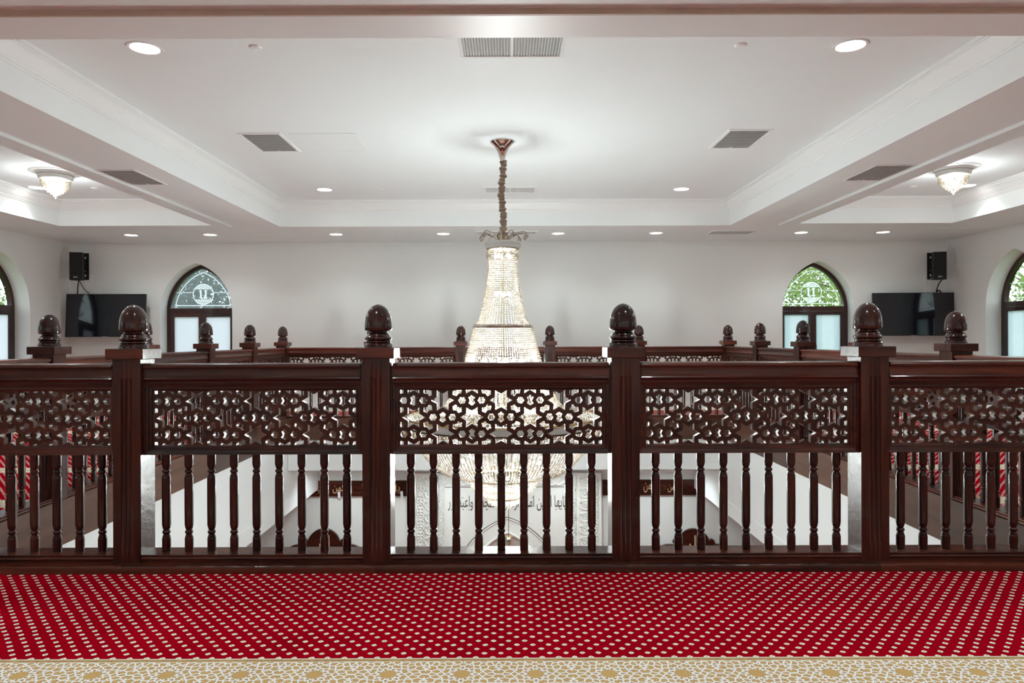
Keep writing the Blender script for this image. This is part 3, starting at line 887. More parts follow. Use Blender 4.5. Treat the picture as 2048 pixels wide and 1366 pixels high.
for j, (r0, z0, z1) in enumerate(((0.158, -0.375, -0.42), (0.125, -0.38, -0.45), (0.085, -0.39, -0.475))):
    tier('pendant_fringe', [(r0, z0), (r0 * 0.97, z1)], int(r0 * 260), 0.015, 0.0075)
link_obj('bottom_drop', beads_mesh('bottom_drop', [(0, 0, -0.485), (0, 0, -0.515)], [0.014, 0.020]), 'crystal', ch)
# frame rods and bulbs inside
b = MB(); b.lathe([(0.0, zc(482)), (0.009, zc(482)), (0.009, -0.33), (0.0, -0.33)], 12)
for i in range(8):
    a = 2 * PI * i / 8
    b.tube([(0.02 * math.cos(a), 0.02 * math.sin(a), 0.37), (0.93 * math.cos(a), 0.93 * math.sin(a), 0.37)], 0.008, 5)
b.build('inner_frame', 'brass', ch)
bm_ = MB(); bm_.lathe([(0, -0.03), (0.012, -0.024), (0.019, -0.006), (0.017, 0.010), (0.008, 0.026), (0, 0.036)], 10); bulb_me = bm_.mesh('bulb', 60)
bulbs = []
for r, z, n in ((0.075, zc(512), 5), (0.075, zc(588), 6), (0.20, zc(722), 8), (0.52, 0.50, 12), (0.72, 0.22, 16), (0.40, 0.0, 8), (0.17, -0.22, 6)):
    for i in range(n):
        a = 2 * PI * (i + 0.3) / n
        o = link_obj('bulb', bulb_me, 'bulb', ch); o.location = (r * math.cos(a), r * math.sin(a), z); o.scale = (0.7, 0.7, 0.7)
for z, w, rr in ((zc(514), 0.032, 0.05), (zc(589), 0.045, 0.05), (zc(716), 0.12, 0.08), (0.68, 0.33, 0.15), (0.15, 0.32, 0.2), (-0.25, 0.15, 0.08)):
    point_light('chandelier_glow', (0, 0, z), CHANDELIER_W * w, rr, ch)

# ------------------------------------------------------------------ recessed downlights
def make_downlight():
    t = thing('downlight', 'light', 'downlight')
    b = MB(); b.lathe([(0.092, 0.0), (0.112, 0.0), (0.110, -0.006), (0.098, -0.008), (0.090, -0.004), (0.086, 0.02)], 32); b.build('trim_ring', 'white', t, smooth=50)
    b = MB(); b.lathe([(0, -0.0035), (0.089, -0.0035), (0.089, 0.004), (0, 0.004)], 32); b.build('lens', 'led', t)
    return t
DL = make_downlight(); first_dl = [True]
def downlight(x, y, z, label, watts=DOWN_W, scale=1.0, angle=118, tilt=0.0):
    o = DL if first_dl[0] else copy_tree(DL)
    first_dl[0] = False
    o.location = (x, y, z); o.scale = (scale, scale, scale); o['label'] = label; o['group'] = 'recessed downlights'
    spot_light('downlight_beam', (x, y, z - 0.02), watts, None, angle).rotation_euler = (tilt, 0, 0)
def at_z(x, y, z):                                   # photograph position -> point on a level ceiling
    yy = y + 0.0035 * (x - 1016)
    Y = 1400.0 * (z - H) / (676 - yy)
    return ((x - 1016) * Y / 1400.0, Y)
for (px, py), lab in (((292, 96), 'large round downlight at near left of central coffer'), ((1703, 91), 'large round downlight at near right of central coffer'),
                      ((650, 379), 'small downlight at far left of central coffer'), ((1364, 378), 'small downlight at far right of central coffer')):
    x, y = at_z(px, py, ZT); downlight(x, y, ZT, lab)
FS = [263, 421, 673, 887, 1117, 1313, 1603, 1767]
for i, px in enumerate(FS):
    x, y = at_z(px, 470 - 6 * i / 7.0, ZS)
    downlight(x, y, ZS, 'downlight in the far soffit by the wall, %s from the left' % (ORD + ['seventh', 'eighth'])[i], DOWN_W * 0.55, angle=135)
for sgn, nm, px, py in ((-1, 'left', 75, 375), (1, 'right', 1936, 371)):
    x, y = at_z(px, py, ZT); downlight(x, y, ZT, 'small downlight behind the %s flush crystal lamp' % nm)
# unseen downlights added at guessed places to light front and near side galleries
for x, nm in ((-5.2, 'left'), (5.1, 'right')):
    downlight(x, 4.6, ZT, 'added downlight at the near end of the %s side coffer, outside the picture' % nm, DOWN_W * 0.75)
    downlight(math.copysign(6.8, x), 6.4, ZS, 'added downlight by the %s side wall, outside the picture' % nm, DOWN_W * 0.75)
for y, rn in ((2.4, 'just before the near railing'), (0.0, 'above the viewer'), (-2.2, 'behind the viewer, added as wall-bounce fill')):
    for i, x in enumerate((-5.6, -3.2, -1.0, 1.1, 3.2, 5.6)):
        downlight(x, y, ZS, 'unseen front gallery downlight %s, %s from the left' % (rn, ORD[i]), DOWN_W * (1.7 if y < -1 else 1.0), tilt=math.radians(-48 if y < -1 else 0))  # rear row is added fill, its beams tilted to bounce off the back wall

# smoke detector discs and sprinkler caps
b = MB(); b.lathe([(0, -0.022), (0.04, -0.022), (0.052, -0.014), (0.055, -0.004), (0.058, 0.0), (0, 0.0)], 24); det = b.mesh('detector', 40)
for px, py, z, lab in ((513, 94, ZT, 'white ceiling detector disc near left of large vent'), (1483, 90, ZT, 'white ceiling detector disc near right of large vent'),
                       (762, 378, ZT, 'small sprinkler cap left of the chandelier chain'), (1253, 376, ZT, 'small sprinkler cap right of the chandelier chain'),
                       (190, 376, ZT, 'sprinkler cap beside the left flush crystal lamp'), (1828, 373, ZT, 'sprinkler cap beside the right flush crystal lamp'),
                       (343, 469, ZS, 'sprinkler cap in far soffit above left arched window'), (783, 468, ZS, 'sprinkler cap in far soffit left of chandelier'),
                       (1260, 466, ZS, 'sprinkler cap in far soffit right of chandelier'), (1685, 464, ZS, 'sprinkler cap in far soffit above right arched window')):
    o = tag(link_obj('sprinkler_cap' if 'cap' in lab else 'smoke_detector', det, 'white'), lab, 'detector', 'ceiling caps'); x, y = at_z(px, py, z); o.location = (x, y, z)
    o.scale = (0.75, 0.75, 0.5)

# ------------------------------------------------------------------ air vents
def vent(x0, x1, y0, y1, z, along, n, label, single=False, fr=0.03):
    cx, cyy = (x0 + x1) / 2, (y0 + y1) / 2; hx, hy = (x1 - x0) / 2, (y1 - y0) / 2
    t = thing('air_vent', label, 'vent', (cx, cyy, z), 0, 'ceiling vents')
    b = MB(); b.ring_rect(-hx - fr, hx + fr, -hy - fr, hy + fr, [(0, 0), (0.002, -0.008), (fr - 0.004, -0.010), (fr, -0.006), (fr, 0)]); b.build('frame', 'white', t)
    b = MB(); b.box(-hx, hx, -hy, hy, -0.0015, 0); b.build('duct_shade_sheet', 'ventdark' if single else 'ventgrey', t)  # flat grey sheet painted as the shade between the slats
    L = hx if along == 'y' else hy                  # slats run along `along`
    s = MB(); w = 2 * L / n
    me = MB()
    if along == 'y': me.add([(-w * .28, -hy, -0.008), (-w * .12, -hy, -0.009), (w * .22, -hy, -0.002), (w * .06, -hy, -0.002), (-w * .28, hy, -0.008), (-w * .12, hy, -0.009), (w * .22, hy, -0.002), (w * .06, hy, -0.002)],
                            [(0, 1, 5, 4), (1, 2, 6, 5), (2, 3, 7, 6), (3, 0, 4, 7), (0, 3, 2, 1), (4, 5, 6, 7)])
    else: me.add([(-hx, -w * .28, -0.008), (-hx, -w * .12, -0.009), (-hx, w * .3, -0.002), (-hx, w * .14, -0.002), (hx, -w * .28, -0.008), (hx, -w * .12, -0.009), (hx, w * .3, -0.002), (hx, w * .14, -0.002)],
                 [(0, 1, 5, 4), (1, 2, 6, 5), (2, 3, 7, 6), (3, 0, 4, 7), (0, 3, 2, 1), (4, 5, 6, 7)])
    if single:
        m_ = me.mesh('slat')
        for i in range(n):
            o = link_obj('slat', m_, 'louver', t); p = -L + (i + .5) * w
            o.location = (p, 0, 0) if along == 'y' else (0, p, 0)
    else:
        for i in range(n):
            p = -L + (i + .5) * w
            s.add([(a + (p if along == 'y' else 0), c + (p if along == 'x' else 0), d) for a, c, d in me.v], me.f)
        o = s.build('louvers', 'louver', t); o['kind'] = 'stuff'
    b = MB()
    if along == 'y': b.box(-0.006, 0.006, -hy, hy, -0.010, -0.002)
    else: b.box(-0.012, 0.012, hy - 0.04, hy, -0.012, -0.002)
    b.build('centre_bar' if along == 'y' else 'damper_lever', 'louver', t)
    return t
vent(-0.29, 0.355, 4.42, 4.765, ZT, 'y', 34, 'large white slatted vent at the near edge of central coffer', True)
vent(-2.50, -2.15, 6.56, 7.17, ZT, 'x', 20, 'square louvered vent in the coffer left of chandelier')
vent(2.08, 2.44, 6.50, 7.10, ZT, 'x', 20, 'square louvered vent in the coffer right of chandelier')
vent(-3.87, -3.53, 6.60, 7.22, ZS, 'x', 20, 'louvered vent in the soffit beside the left coffer beam', fr=0.018)
vent(3.44, 3.80, 6.52, 7.14, ZS, 'x', 20, 'louvered vent in the soffit beside the right coffer beam', fr=0.018)
vent(-0.28, 0.35, 8.93, 9.24, ZT, 'y', 34, 'slatted vent behind the chandelier chain')
vent(-3.92, -3.36, 10.60, 10.92, ZS, 'y', 26, 'slatted vent in far soffit left of centre')
vent(3.10, 3.72, 10.52, 10.84, ZS, 'y', 26, 'slatted vent in far soffit right of centre')
vent(-0.46, 0.42, 10.50, 10.80, ZS, 'y', 40, 'slatted vent in far soffit behind chandelier crown')
def hatch(x0, x1, y0, y1, z, label):
    b = MB(); b.ring_rect(x0, x1, y0, y1, [(0, z), (0, z - 0.004), (0.008, z - 0.004), (0.008, z)]); b.box(x0 + 0.010, x1 - 0.010, y0 + 0.010, y1 - 0.010, z - 0.003, z)
    tag(b.build('access_hatch', 'ceil'), label, 'hatch', 'ceiling access hatches')
hatch(-2.05, -1.42, 6.56, 7.17, ZT, 'white access hatch beside the left coffer vent')
hatch(-6.95, -6.35, 10.40, 10.95, ZS, 'white access hatch in the far left soffit corner')
hatch(6.35, 6.95, 10.35, 10.90, ZS, 'white access hatch in the far right soffit corner')

# ------------------------------------------------------------------ flush crystal lamps in the side coffers
def make_flush():
    t = thing('flush_crystal_lamp', 'lamp', 'lamp')
    b = MB(); b.lathe([(0.0, 0), (0.262, 0.0), (0.268, -0.004), (0.255, -0.010), (0.20, -0.012), (0.19, -0.03), (0, -0.03)], 40); b.build('ceiling_rose', 'white', t, smooth=50)
    b = MB(); b.lathe([(0.165, -0.03), (0.178, -0.04), (0.180, -0.06), (0.172, -0.076), (0.158, -0.082), (0.14, -0.082)], 40, cap=False); b.build('crystal_band', 'pebble', t, smooth=60)
    allp = []
    for r, z0, z1 in ((0.150, -0.084, -0.125), (0.146, -0.11, -0.165), (0.128, -0.12, -0.19), (0.104, -0.13, -0.212), (0.078, -0.14, -0.232), (0.050, -0.16, -0.25), (0.022, -0.18, -0.27)):
        p = strands([(r, z0), (r, z1)], max(6, int(r * 330)), 0.0145, 0.001)
        o = link_obj('crystal_tier', beads_mesh('crystal_tier', p, 0.0075), 'crystal', t); o['kind'] = 'stuff'
    link_obj('bottom_drop', beads_mesh('bottom_drop', [(0, 0, -0.285)], [0.016]), 'crystal', t)
    for i in range(5):
        a = 2 * PI * i / 5
        o = link_obj('bulb', bulb_me, 'bulb', t); o.location = (0.085 * math.cos(a), 0.085 * math.sin(a), -0.105)
    return t
FL = make_flush(); f1 = True
for x, y, lab in ((-5.21, 8.07, 'tiered flush crystal lamp in the left side coffer'), (5.11, 8.02, 'tiered flush crystal lamp in the right side coffer'),
                  (-5.21, 5.2, 'tiered flush crystal lamp added out of view in the left coffer'), (5.11, 5.2, 'tiered flush crystal lamp added out of view in the right coffer')):  # the out-of-view pair is added to help light the room
    o = FL if f1 else copy_tree(FL); f1 = False
    o.location = (x, y, ZT); o['label'] = lab; o['group'] = 'flush crystal lamps'
    point_light('lamp_glow', (x, y, ZT - 0.14), FLUSH_W * 0.5, 0.05)
    point_light('lamp_glow', (x, y, ZT - 0.34), FLUSH_W * 1.0, 0.06)  # added light floating below the lamp, where no bulb hangs

# ------------------------------------------------------------------ arched windows
def make_window(name, lace, hazy, label, light=False):
    """local frame: x across, y into the wall (outside positive), z up; frame front at y = 0"""
    t = bpy.data.objects.new(name, None); C.objects.link(t); struct(t, label)
    out = arch(AW, ASP, AC, 0.12)
    inn = arch(AW - 0.062, ASP, AC, 0.17)
    me = fill2d('frame', [out, inn], 0.07); o = link_obj('frame', me, 'wood_frame', t); o.location = (0, 0.035, 0)
    ztr = H + (678 - 622) * 11.9 / 1400                # transom height
    b = MB(); b.box(-AW + 0.06, AW - 0.06, 0.004, 0.066, ztr - 0.035, ztr + 0.045); b.build('transom', 'wood_frame', t)
    for s, nm in ((-1, 'casement'), (1, 'casement')):
        xa, xb = (-AW + 0.063, -0.002) if s < 0 else (0.002, AW - 0.063)
        w = 0.062
        b = MB(); zb, zt_ = 0.172, ztr - 0.037
        b.ring_rect(xa, xb, zb, zt_, [(0, -0.012), (0.004, -0.016), (w - 0.012, -0.016), (w, -0.004), (w, 0.05), (0, 0.05)], plane='xz')
        c = b.build('casement', 'wood_frame', t)
        cxm = (xa + xb) / 2
        b = MB(); b.box(xa - cxm + w, xb - cxm - w, 0.014, 0.022, zb + w, zt_ - w)
        p = b.build('frosted_pane', 'frost_lace' if lace else 'frost', c); p.location = (cxm, 0, 0)
        b = MB()
        hx = 0.033 * s
        b.box(hx - 0.012, hx + 0.012, -0.024, -0.015, 1.0, 1.12); b.tube([(hx, -0.02, 1.07), (hx, -0.055, 1.07), (hx + 0.004, -0.06, 1.05), (hx + 0.004, -0.06, 0.95)], 0.008, 8)
        if s > 0: b.build('handle', 'darkmetal', c)
    # tympanum glass and the etched ornament on it
    hw2 = AW - 0.09
    gl = [p for p in arch(AW - 0.06, ASP, AC, 0.2) if p[1] > ztr - 1e-6]
    def arch_at(hw, zlo):
        R = hw + AC; pts = []
        z1 = ASP + math.sqrt(R * R - AC * AC)
        for i in range(25):
            z = zlo + (z1 - zlo) * math.sin(i / 24 * PI / 2)
            pts.append((math.sqrt(max(0, R * R - (z - ASP) ** 2)) - AC, z))
        pts[-1] = (0, z1)
        return pts
    rt = arch_at(AW - 0.06, ztr + 0.04)
    outl = rt + [(-x, z) for x, z in reversed(rt[:-1])]
    me = fill2d('tympanum_pane', [outl], 0.006); o = link_obj('tympanum_pane', me, 'glass_hazy' if hazy else 'glass', t); o.location = (0, 0.05, 0)
    b = MB(); yb = 0.044; zl = ztr + 0.095
    rb = arch_at(AW - 0.125, zl); line = rb + [(-x, z) for x, z in reversed(rb[:-1])]
    th = 0.008 if hazy else 0.0055
    b.ribbon(line, yb, th)
    b.ribbon([(-rb[0][0], zl), (rb[0][0], zl)], yb, th)
    zm = ztr + 0.315
    xm = math.sqrt((AW - 0.06 + AC) ** 2 - (zm - ASP) ** 2) - AC
    Rm = 0.172; mz = ztr + 0.285
    b.ribbon([(-xm, zm), (-Rm, zm)], yb, th * 0.6); b.ribbon([(Rm, zm), (xm, zm)], yb, th * 0.6)
    for s in (-1, 1):
        b.ribbon([(s * (rb[0][0] + 0.012 * math.cos(a) * (1 + .3 * a)), zl + 0.012 * math.sin(a) * (1 + .3 * a)) for a in np.linspace(0, 5, 14)], yb - 0.001, th * .8)
    b.ribbon([(Rm * math.cos(a), mz + Rm * math.sin(a)) for a in np.linspace(0, 2 * PI, 40, endpoint=False)], yb - 0.0005, th, closed=True)
    b.build('etched_border', 'etch', t)
    for s in (-1, 1):                                   # pierced segments above and below the emblem
        a0 = math.asin(0.5)
        seg = [(Rm * math.cos(a), s * Rm * math.sin(a)) for a in np.linspace(a0, PI - a0, 18)]
        holes = []
        for rr, nn in ((0.145, 9), (0.115, 6)):
            for i in range(nn):
                a = a0 + 0.18 + (PI - 2 * a0 - 0.36) * (i + .5) / nn
                cxh, czh = rr * math.cos(a), s * rr * math.sin(a)
                if abs(czh) > Rm * 0.5 + 0.014: holes.append([(cxh + 0.009 * math.cos(q), czh + 0.009 * math.sin(q)) for q in np.linspace(0, 2 * PI, 6, endpoint=False)])
        me = fill2d('etched_segment', [seg] + holes, 0.0); o = link_obj('etched_segment', me, 'etch', t); o.location = (0, yb, mz)
    me = text_mesh('etched_letter', '\U0001D518', height=0.16, width=0.16, bold=0.02, thick=0)
    if len(me.vertices):
        o = link_obj('etched_letter', me, 'etch', t); o.location = (0, yb + 0.002, mz)
    return t
yw = WY + 0.235
nwin = 1
for x, lace, hazy, lab in ((WIN_FAR_X[0], False, True, 'left arched window in the far wall, plain frosted casements'), (WIN_FAR_X[1], True, False, 'right arched window in the far wall, lace etched casements')):
    w = make_window('window_%d' % nwin, lace, hazy, lab); w.location = (x, yw, 0); nwin += 1
for sgn, nm in ((-1, 'left'), (1, 'right')):
    p0 = None
    for i, y in enumerate(WIN_SIDE_Y):
        if p0 is None: w = p0 = make_window('window_%d' % nwin, sgn > 0, False, '')
        else: w = copy_tree(p0); w.name = 'window_%d' % nwin
        w['label'] = 'arched window in the %s wall, %s' % (nm, ['cut by the picture edge', 'outside the picture, second from far end', 'outside the picture, third from far end'][i])
        w.location = (sgn * (WX + 0.235), y, 0); w.rotation_euler = (0, 0, PI / 2 if sgn < 0 else -PI / 2); nwin += 1

# ------------------------------------------------------------------ televisions, speakers, cables, outlets
def tv(x, y, z, rz, tilt, w, h, label, side):
    t = thing('television', label, 'television', (x, y, z), rz)
    t.rotation_euler = (tilt, 0, rz)
    b = MB(); b.ring_rect(-w / 2, w / 2, -h / 2, h / 2, [(0, -0.018), (0.001, -0.02), (0.008, -0.02), (0.009, -0.016), (0.009, 0.0), (0, 0.0)], plane='xz'); b.build('bezel', 'black', t)
    b = MB(); b.box(-w / 2 + 0.008, w / 2 - 0.008, -0.017, -0.012, -h / 2 + 0.008, h / 2 - 0.008); b.build('screen', 'screen', t)
    b = MB(); b.box(-w / 2 + 0.002, w / 2 - 0.002, -0.001, 0.022, -h / 2 + 0.002, h / 2 - 0.002); b.box(-w * .35, w * .35, 0.02, 0.05, -h * .4, h * .25); b.build('back_shell', 'black', t)
    b = MB(); b.box(-0.045, 0.045, -0.0215, -0.019, -h / 2 + 0.001, -h / 2 + 0.006); b.build('badge', 'badge', t)
    b = MB(); b.tube([(0, 0.05, 0), (side * -0.12, 0.12, 0), (0, 0.21, 0)], 0.02, 8); b.box(-0.2, 0.2, 0.048, 0.056, -0.12, 0.12); b.box(-0.12, 0.12, 0.195, 0.21, -0.15, 0.15); b.build('wall_bracket', 'black', t)
    return t
def px_at(x, y, Y):
    yy = y + 0.0035 * (x - 1016)
    return ((x - 1016) * Y / 1400, Y, H - (yy - 676) * Y / 1400)
Yt = WY - 0.25
p = px_at(212.5, 631, Yt); tv(p[0], p[1], p[2], math.radians(3), math.radians(-4), 154.5 * Yt / 1400, 86 * Yt / 1400, 'black wall television below the left speaker, showing window reflection', 1)
p = px_at(1826, 628.5, Yt); tv(p[0], p[1], p[2], math.radians(-2), math.radians(-1), 159 * Yt / 1400, 86 * Yt / 1400, 'black wall television below the right speaker', -1)

def speaker(px, py, sgn, label):
    Ys = WY - 0.33
    x, y, z = px_at(px, py, Ys)
    t = thing('wall_speaker', label, 'speaker', (x, y, z), math.radians(-sgn * 16), 'wall speakers')
    w, h, d = 0.185, 0.445, 0.15
    b = MB()
    pts = [(-w / 2, -d / 2), (w / 2, -d / 2), (w / 2, 0.02), (w * .3, d / 2), (-w * .3, d / 2), (-w / 2, 0.02)]
    v = [(a, c, -h / 2) for a, c in pts] + [(a, c, h / 2) for a, c in pts]; n = 6
    b.add(v, [(i, (i + 1) % n, n + (i + 1) % n, n + i) for i in range(n)] + [tuple(reversed(range(n))), tuple(range(n, 2 * n))]); b.build('cabinet', 'black', t)
    b = MB(); b.box(-w / 2 + 0.008, w / 2 - 0.008, -d / 2 - 0.008, -d / 2, -h / 2 + 0.012, h / 2 - 0.006); g = b.build('grille', 'grille', t)
    me = text_mesh('badge', 'IDC', width=0.062, height=0.026, thick=0.003)
    o = link_obj('badge', me, 'badge', t); o.location = (0, -d / 2 - 0.008, -h / 2 + 0.045)
    return t
def bracket(px, py, sgn, label):
    Ys = WY - 0.12
    x, y, z = px_at(px, py, Ys)
    t = thing('speaker_bracket', label, 'bracket', (x, y, z), 0, 'speaker brackets')
    b = MB()
    outer = [(-0.055, -0.22), (0.055, -0.22), (0.055, 0.22), (-0.055, 0.22)]
    holes = [[(-0.006 - 0.008, c - 0.02), (0.012, c - 0.02), (0.012, c + 0.02), (-0.014, c + 0.02)] for c in (-0.15, -0.06, 0.0, 0.06, 0.14)]
    me = fill2d('slotted_plate', [outer] + holes, 0.008); o = link_obj('slotted_plate', me, 'black', t); o.location = (0, -0.02, 0)
    q = sgn * 0.10; b.tube([(0, -0.02, 0.05), (q, 0.10, 0.05)], 0.02, 8); b.box(q - 0.04, q + 0.04, 0.105, 0.12, -0.06, 0.14); b.build('wall_arm', 'black', t)
speaker(155, 533, -1, 'black wall speaker in the left corner above television')
speaker(1878, 532, 1, 'black wall speaker in the right corner above television')
bracket(173, 533.5, -1, 'slotted black bracket behind the left wall speaker')
bracket(1860, 532.5, 1, 'slotted black bracket behind the right wall speaker')
def cable(pts, r, label, name='speaker_cable', mat='black'):
    ps = [Vector(px_at(*p)) for p in pts]; out = []
    for i in range(len(ps) - 1):
        a = ps[max(i - 1, 0)]; b_ = ps[i]; c = ps[i + 1]; d = ps[min(i + 2, len(ps) - 1)]
        for k in range(8):
            s = k / 8; out.append(0.5 * ((2 * b_) + (-a + c) * s + (2 * a - 5 * b_ + 4 * c - d) * s * s + (-a + 3 * b_ - 3 * c + d) * s ** 3))
    out.append(ps[-1]); b = MB(); b.tube(out, r, 6); tag(b.build(name, mat, smooth=60), label, 'cable', 'speaker cables')
cable([(158, 560, WY - 0.3), (156, 575, WY - 0.25), (155, 590, WY - 0.12)], 0.009, 'thick black cable hanging straight from the left speaker')
cable([(159, 560, WY - 0.3), (165, 573, WY - 0.22), (172, 582, WY - 0.12), (179, 587, WY - 0.02)], 0.006, 'thin black cable curving from left speaker to outlet')
cable([(1884, 560, WY - 0.3), (1878, 568, WY - 0.25), (1874, 580, WY - 0.16), (1873, 590, WY - 0.1)], 0.009, 'black cable hanging from the right speaker')
cable([(1873, 583, WY - 0.1), (1878, 581, WY - 0.05), (1883, 586, WY - 0.06), (1884, 592, WY - 0.08)], 0.012, 'black plug lead looping above right television')
cable([(1850, 557, WY - 0.01), (1858, 557, WY - 0.1), (1866, 556, WY - 0.2)], 0.005, 'thin white wire behind the right speaker', 'speaker_wire', 'white')
def outlet(px, py, w, h, label):
    x, y, z = px_at(px, py, WY)
    t = thing('outlet_plate', label, 'outlet', (x, WY, z), 0, 'wall outlets')
    b = MB(); b.box(-w / 2, w / 2, -0.008, 0, -h / 2, h / 2); b.build('plate', 'white', t)
    for k in (-1, 1):
        b = MB(); b.box(k * w * .22 - w * .12, k * w * .22 + w * .12, -0.011, -0.007, -h * .3, h * .3); b.build('socket', 'louver', t)
outlet(178, 557, 0.11, 0.11, 'white outlet plate beside the left wall speaker')
outlet(197, 585, 0.13, 0.08, 'white outlet plate above the left television')
outlet(1855, 558, 0.11, 0.13, 'white outlet plate beside the right wall speaker')
outlet(1859, 581, 0.13, 0.11, 'white outlet plate above the right television')

# ------------------------------------------------------------------ the prayer wall of the hall below
def lw(x, y):                                        # photograph -> lower far wall, X and Z
    p = px_at(x, y, WY - 0.05); return p[0], p[2]
mx = lw(1013.6, 1000)[0]
mh = thing('mihrab', 'carved white prayer niche with pointed arch and inscription below the chandelier', 'niche', (mx, WY, 0))
ow, ztop_, pw = 1.545, -1.03, 1.03
na_sp = -2.72; inner_hw, inner_c = 0.62, 0.33
inner = arch(inner_hw, -2.0 - math.sqrt((inner_hw + inner_c) ** 2 - inner_c ** 2), inner_c, LOWZ + 0.05, 16)
me = fill2d('back_panel', [[(-ow, LOWZ), (ow, LOWZ), (ow, ztop_), (-ow, ztop_)], inner], 0.16); o = link_obj('back_panel', me, 'plaster', mh); o.location = (0, -0.08, 0)
b = MB(); b.box(-inner_hw - 0.1, inner_hw + 0.1, -0.012, 0.0, LOWZ, -1.95); b.build('niche_back', 'plaster', mh)
b = MB(); b.tube([(x, -0.165, z) for x, z in inner[1:]] , 0.022, 8); b.build('inner_arch_moulding', 'plaster', mh, smooth=60)
oc, ohw = 0.41, 0.93
outer = arch(ohw, -1.75 - math.sqrt((ohw + oc) ** 2 - oc ** 2), oc, LOWZ + 0.05, 20)
b = MB(); b.tube([(x, -0.162, z) for x, z in outer[1:]], 0.0085, 6); b.build('outer_arch_line', 'ink', mh)
b = MB(); b.tube([(x * 0.985, -0.16, z - 0.02) for x, z in outer[1:]], 0.016, 6); b.build('outer_arch_moulding', 'plaster', mh, smooth=60)
zp = lw(1013, 971)[1]
b = MB(); b.tube([(-pw, -0.162, LOWZ + 0.1), (-pw, -0.162, zp)], 0.005, 4); b.tube([(pw, -0.162, LOWZ + 0.1), (pw, -0.162, zp)], 0.005, 4); b.build('panel_edge', 'plaster', mh)
b = MB(); b.box(-pw, pw, -0.166, -0.158, zp - 0.006, zp + 0.002); b.build('panel_top_line', 'ink', mh)
# scroll columns
for s in (-1, 1):
    b = MB()
    xo, xi = 1.46 * s, 1.17 * s
    for i in range(15):
        z = ztop_ - 0.12 - i * 0.2
        cxr = s * 1.27
        for r in (0.085, 0.068, 0.035):
            b.tube([(cxr + r * math.cos(a), -0.171, z + r * math.sin(a)) for a in np.linspace(0, 2 * PI, 18, endpoint=False)], 0.014, 5, closed=True)
        for j in range(3):
            a = j * 2 * PI / 3 + 0.5
            b.tube([(cxr + 0.028 * math.cos(a) + 0.016 * math.cos(q), -0.171, z + 0.028 * math.sin(a) + 0.016 * math.sin(q)) for q in np.linspace(0, 2 * PI, 9, endpoint=False)], 0.010, 4, closed=True)
        cx2, zz = s * 1.43, z - 0.1
        for j in range(4):
            a = j * PI / 2 + PI / 4
            b.tube([(cx2 + 0.038 * math.cos(a) + 0.03 * math.cos(q), -0.171, zz + 0.038 * math.sin(a) + 0.03 * math.sin(q)) for q in np.linspace(0, 2 * PI, 11, endpoint=False)], 0.011, 4, closed=True)
        b.tube([(cx2 + (0.008 + 0.011 * q) * math.cos(q * 1.6), -0.171, z + (0.008 + 0.011 * q) * math.sin(q * 1.6)) for q in np.linspace(0, 5, 20)], 0.011, 4)
    b.build('carved_scrolls', 'plaster', mh, smooth=60)['kind'] = 'stuff'
b = MB()
for s in (-1, 1):
    for ph in (0, PI / 2, PI):
        b.tube([(s * 1.085 + 0.038 * math.sin(z * 26 + ph), -0.171, z) for z in np.arange(LOWZ + 1.2, ztop_ - 0.03, 0.022)], 0.014, 5)
for ph in (0, PI / 2, PI):
    b.tube([(x, -0.171, (ztop_ + zp) / 2 - 0.005 + 0.075 * math.sin(x * 13 + ph)) for x in np.arange(-1.04, 1.05, 0.02)], 0.014, 5)
b.tube([(-1.14, -0.162, LOWZ + .5), (-1.14, -0.162, ztop_ - 0.02), (1.14, -0.162, ztop_ - 0.02), (1.14, -0.162, LOWZ + .5)], 0.014, 5)
b.build('interlaced_border', 'plaster', mh, smooth=60)
xa, z_ = lw(896, 1004); xb, _ = lw(1130, 1004)
me = text_mesh('inscription', shape_arabic('يايها الذين امنوا اركعوا واسجدوا واعبدوا ر'), width=xb - xa, height=0.25, thick=0.006)
o = link_obj('inscription', me, 'ink', mh); o.location = ((xa + xb) / 2 - mx, -0.161, lw(1013, 1003)[1])
# little marks over the letters
b = MB()
for i in range(20):
    xx = (xa - mx) + (xb - xa) * (i + 0.5) / 20 + rng.uniform(-.02, .02); zz = lw(1013, 990 + rng.uniform(-1.5, 3))[1] if i % 3 else lw(1013, 1016)[1]
    b.tube([(xx - 0.014, -0.163, zz - 0.008), (xx + 0.014, -0.163, zz + 0.010)], 0.004, 4)
b.build('vowel_marks', 'ink', mh)
# little lamp in the niche
npx, npz = lw(1015.8, 1058)
nl = thing('niche_pendant_lamp', 'tiny gold crystal pendant lamp inside the prayer niche', 'lamp', (npx, WY - 0.45, npz))
b = MB(); b.tube([(0, 0, 0.5), (0, 0, 0)], 0.006, 6); b.lathe([(0.05, 0), (0.065, -0.008), (0.05, -0.016), (0, -0.016)], 16); b.build('stem', 'brass', nl)
pp = []
for r, z0, z1 in ((0.062, -0.02, -0.06), (0.046, -0.02, -0.09), (0.03, -0.02, -0.12), (0.012, -0.02, -0.15)): pp.append(strands([(r, z0), (r, z1)], max(6, int(r * 340)), 0.012, 0.001))
o = link_obj('crystal_drops', beads_mesh('crystal_drops', np.concatenate(pp), 0.0065), 'crystal', nl); o['kind'] = 'stuff'
for i in range(3):
    o = link_obj('bulb', bulb_me, 'bulb', nl); o.scale = (.5, .5, .5); o.location = (0.02 * math.cos(i * 2.1), 0.02 * math.sin(i * 2.1), -0.04)

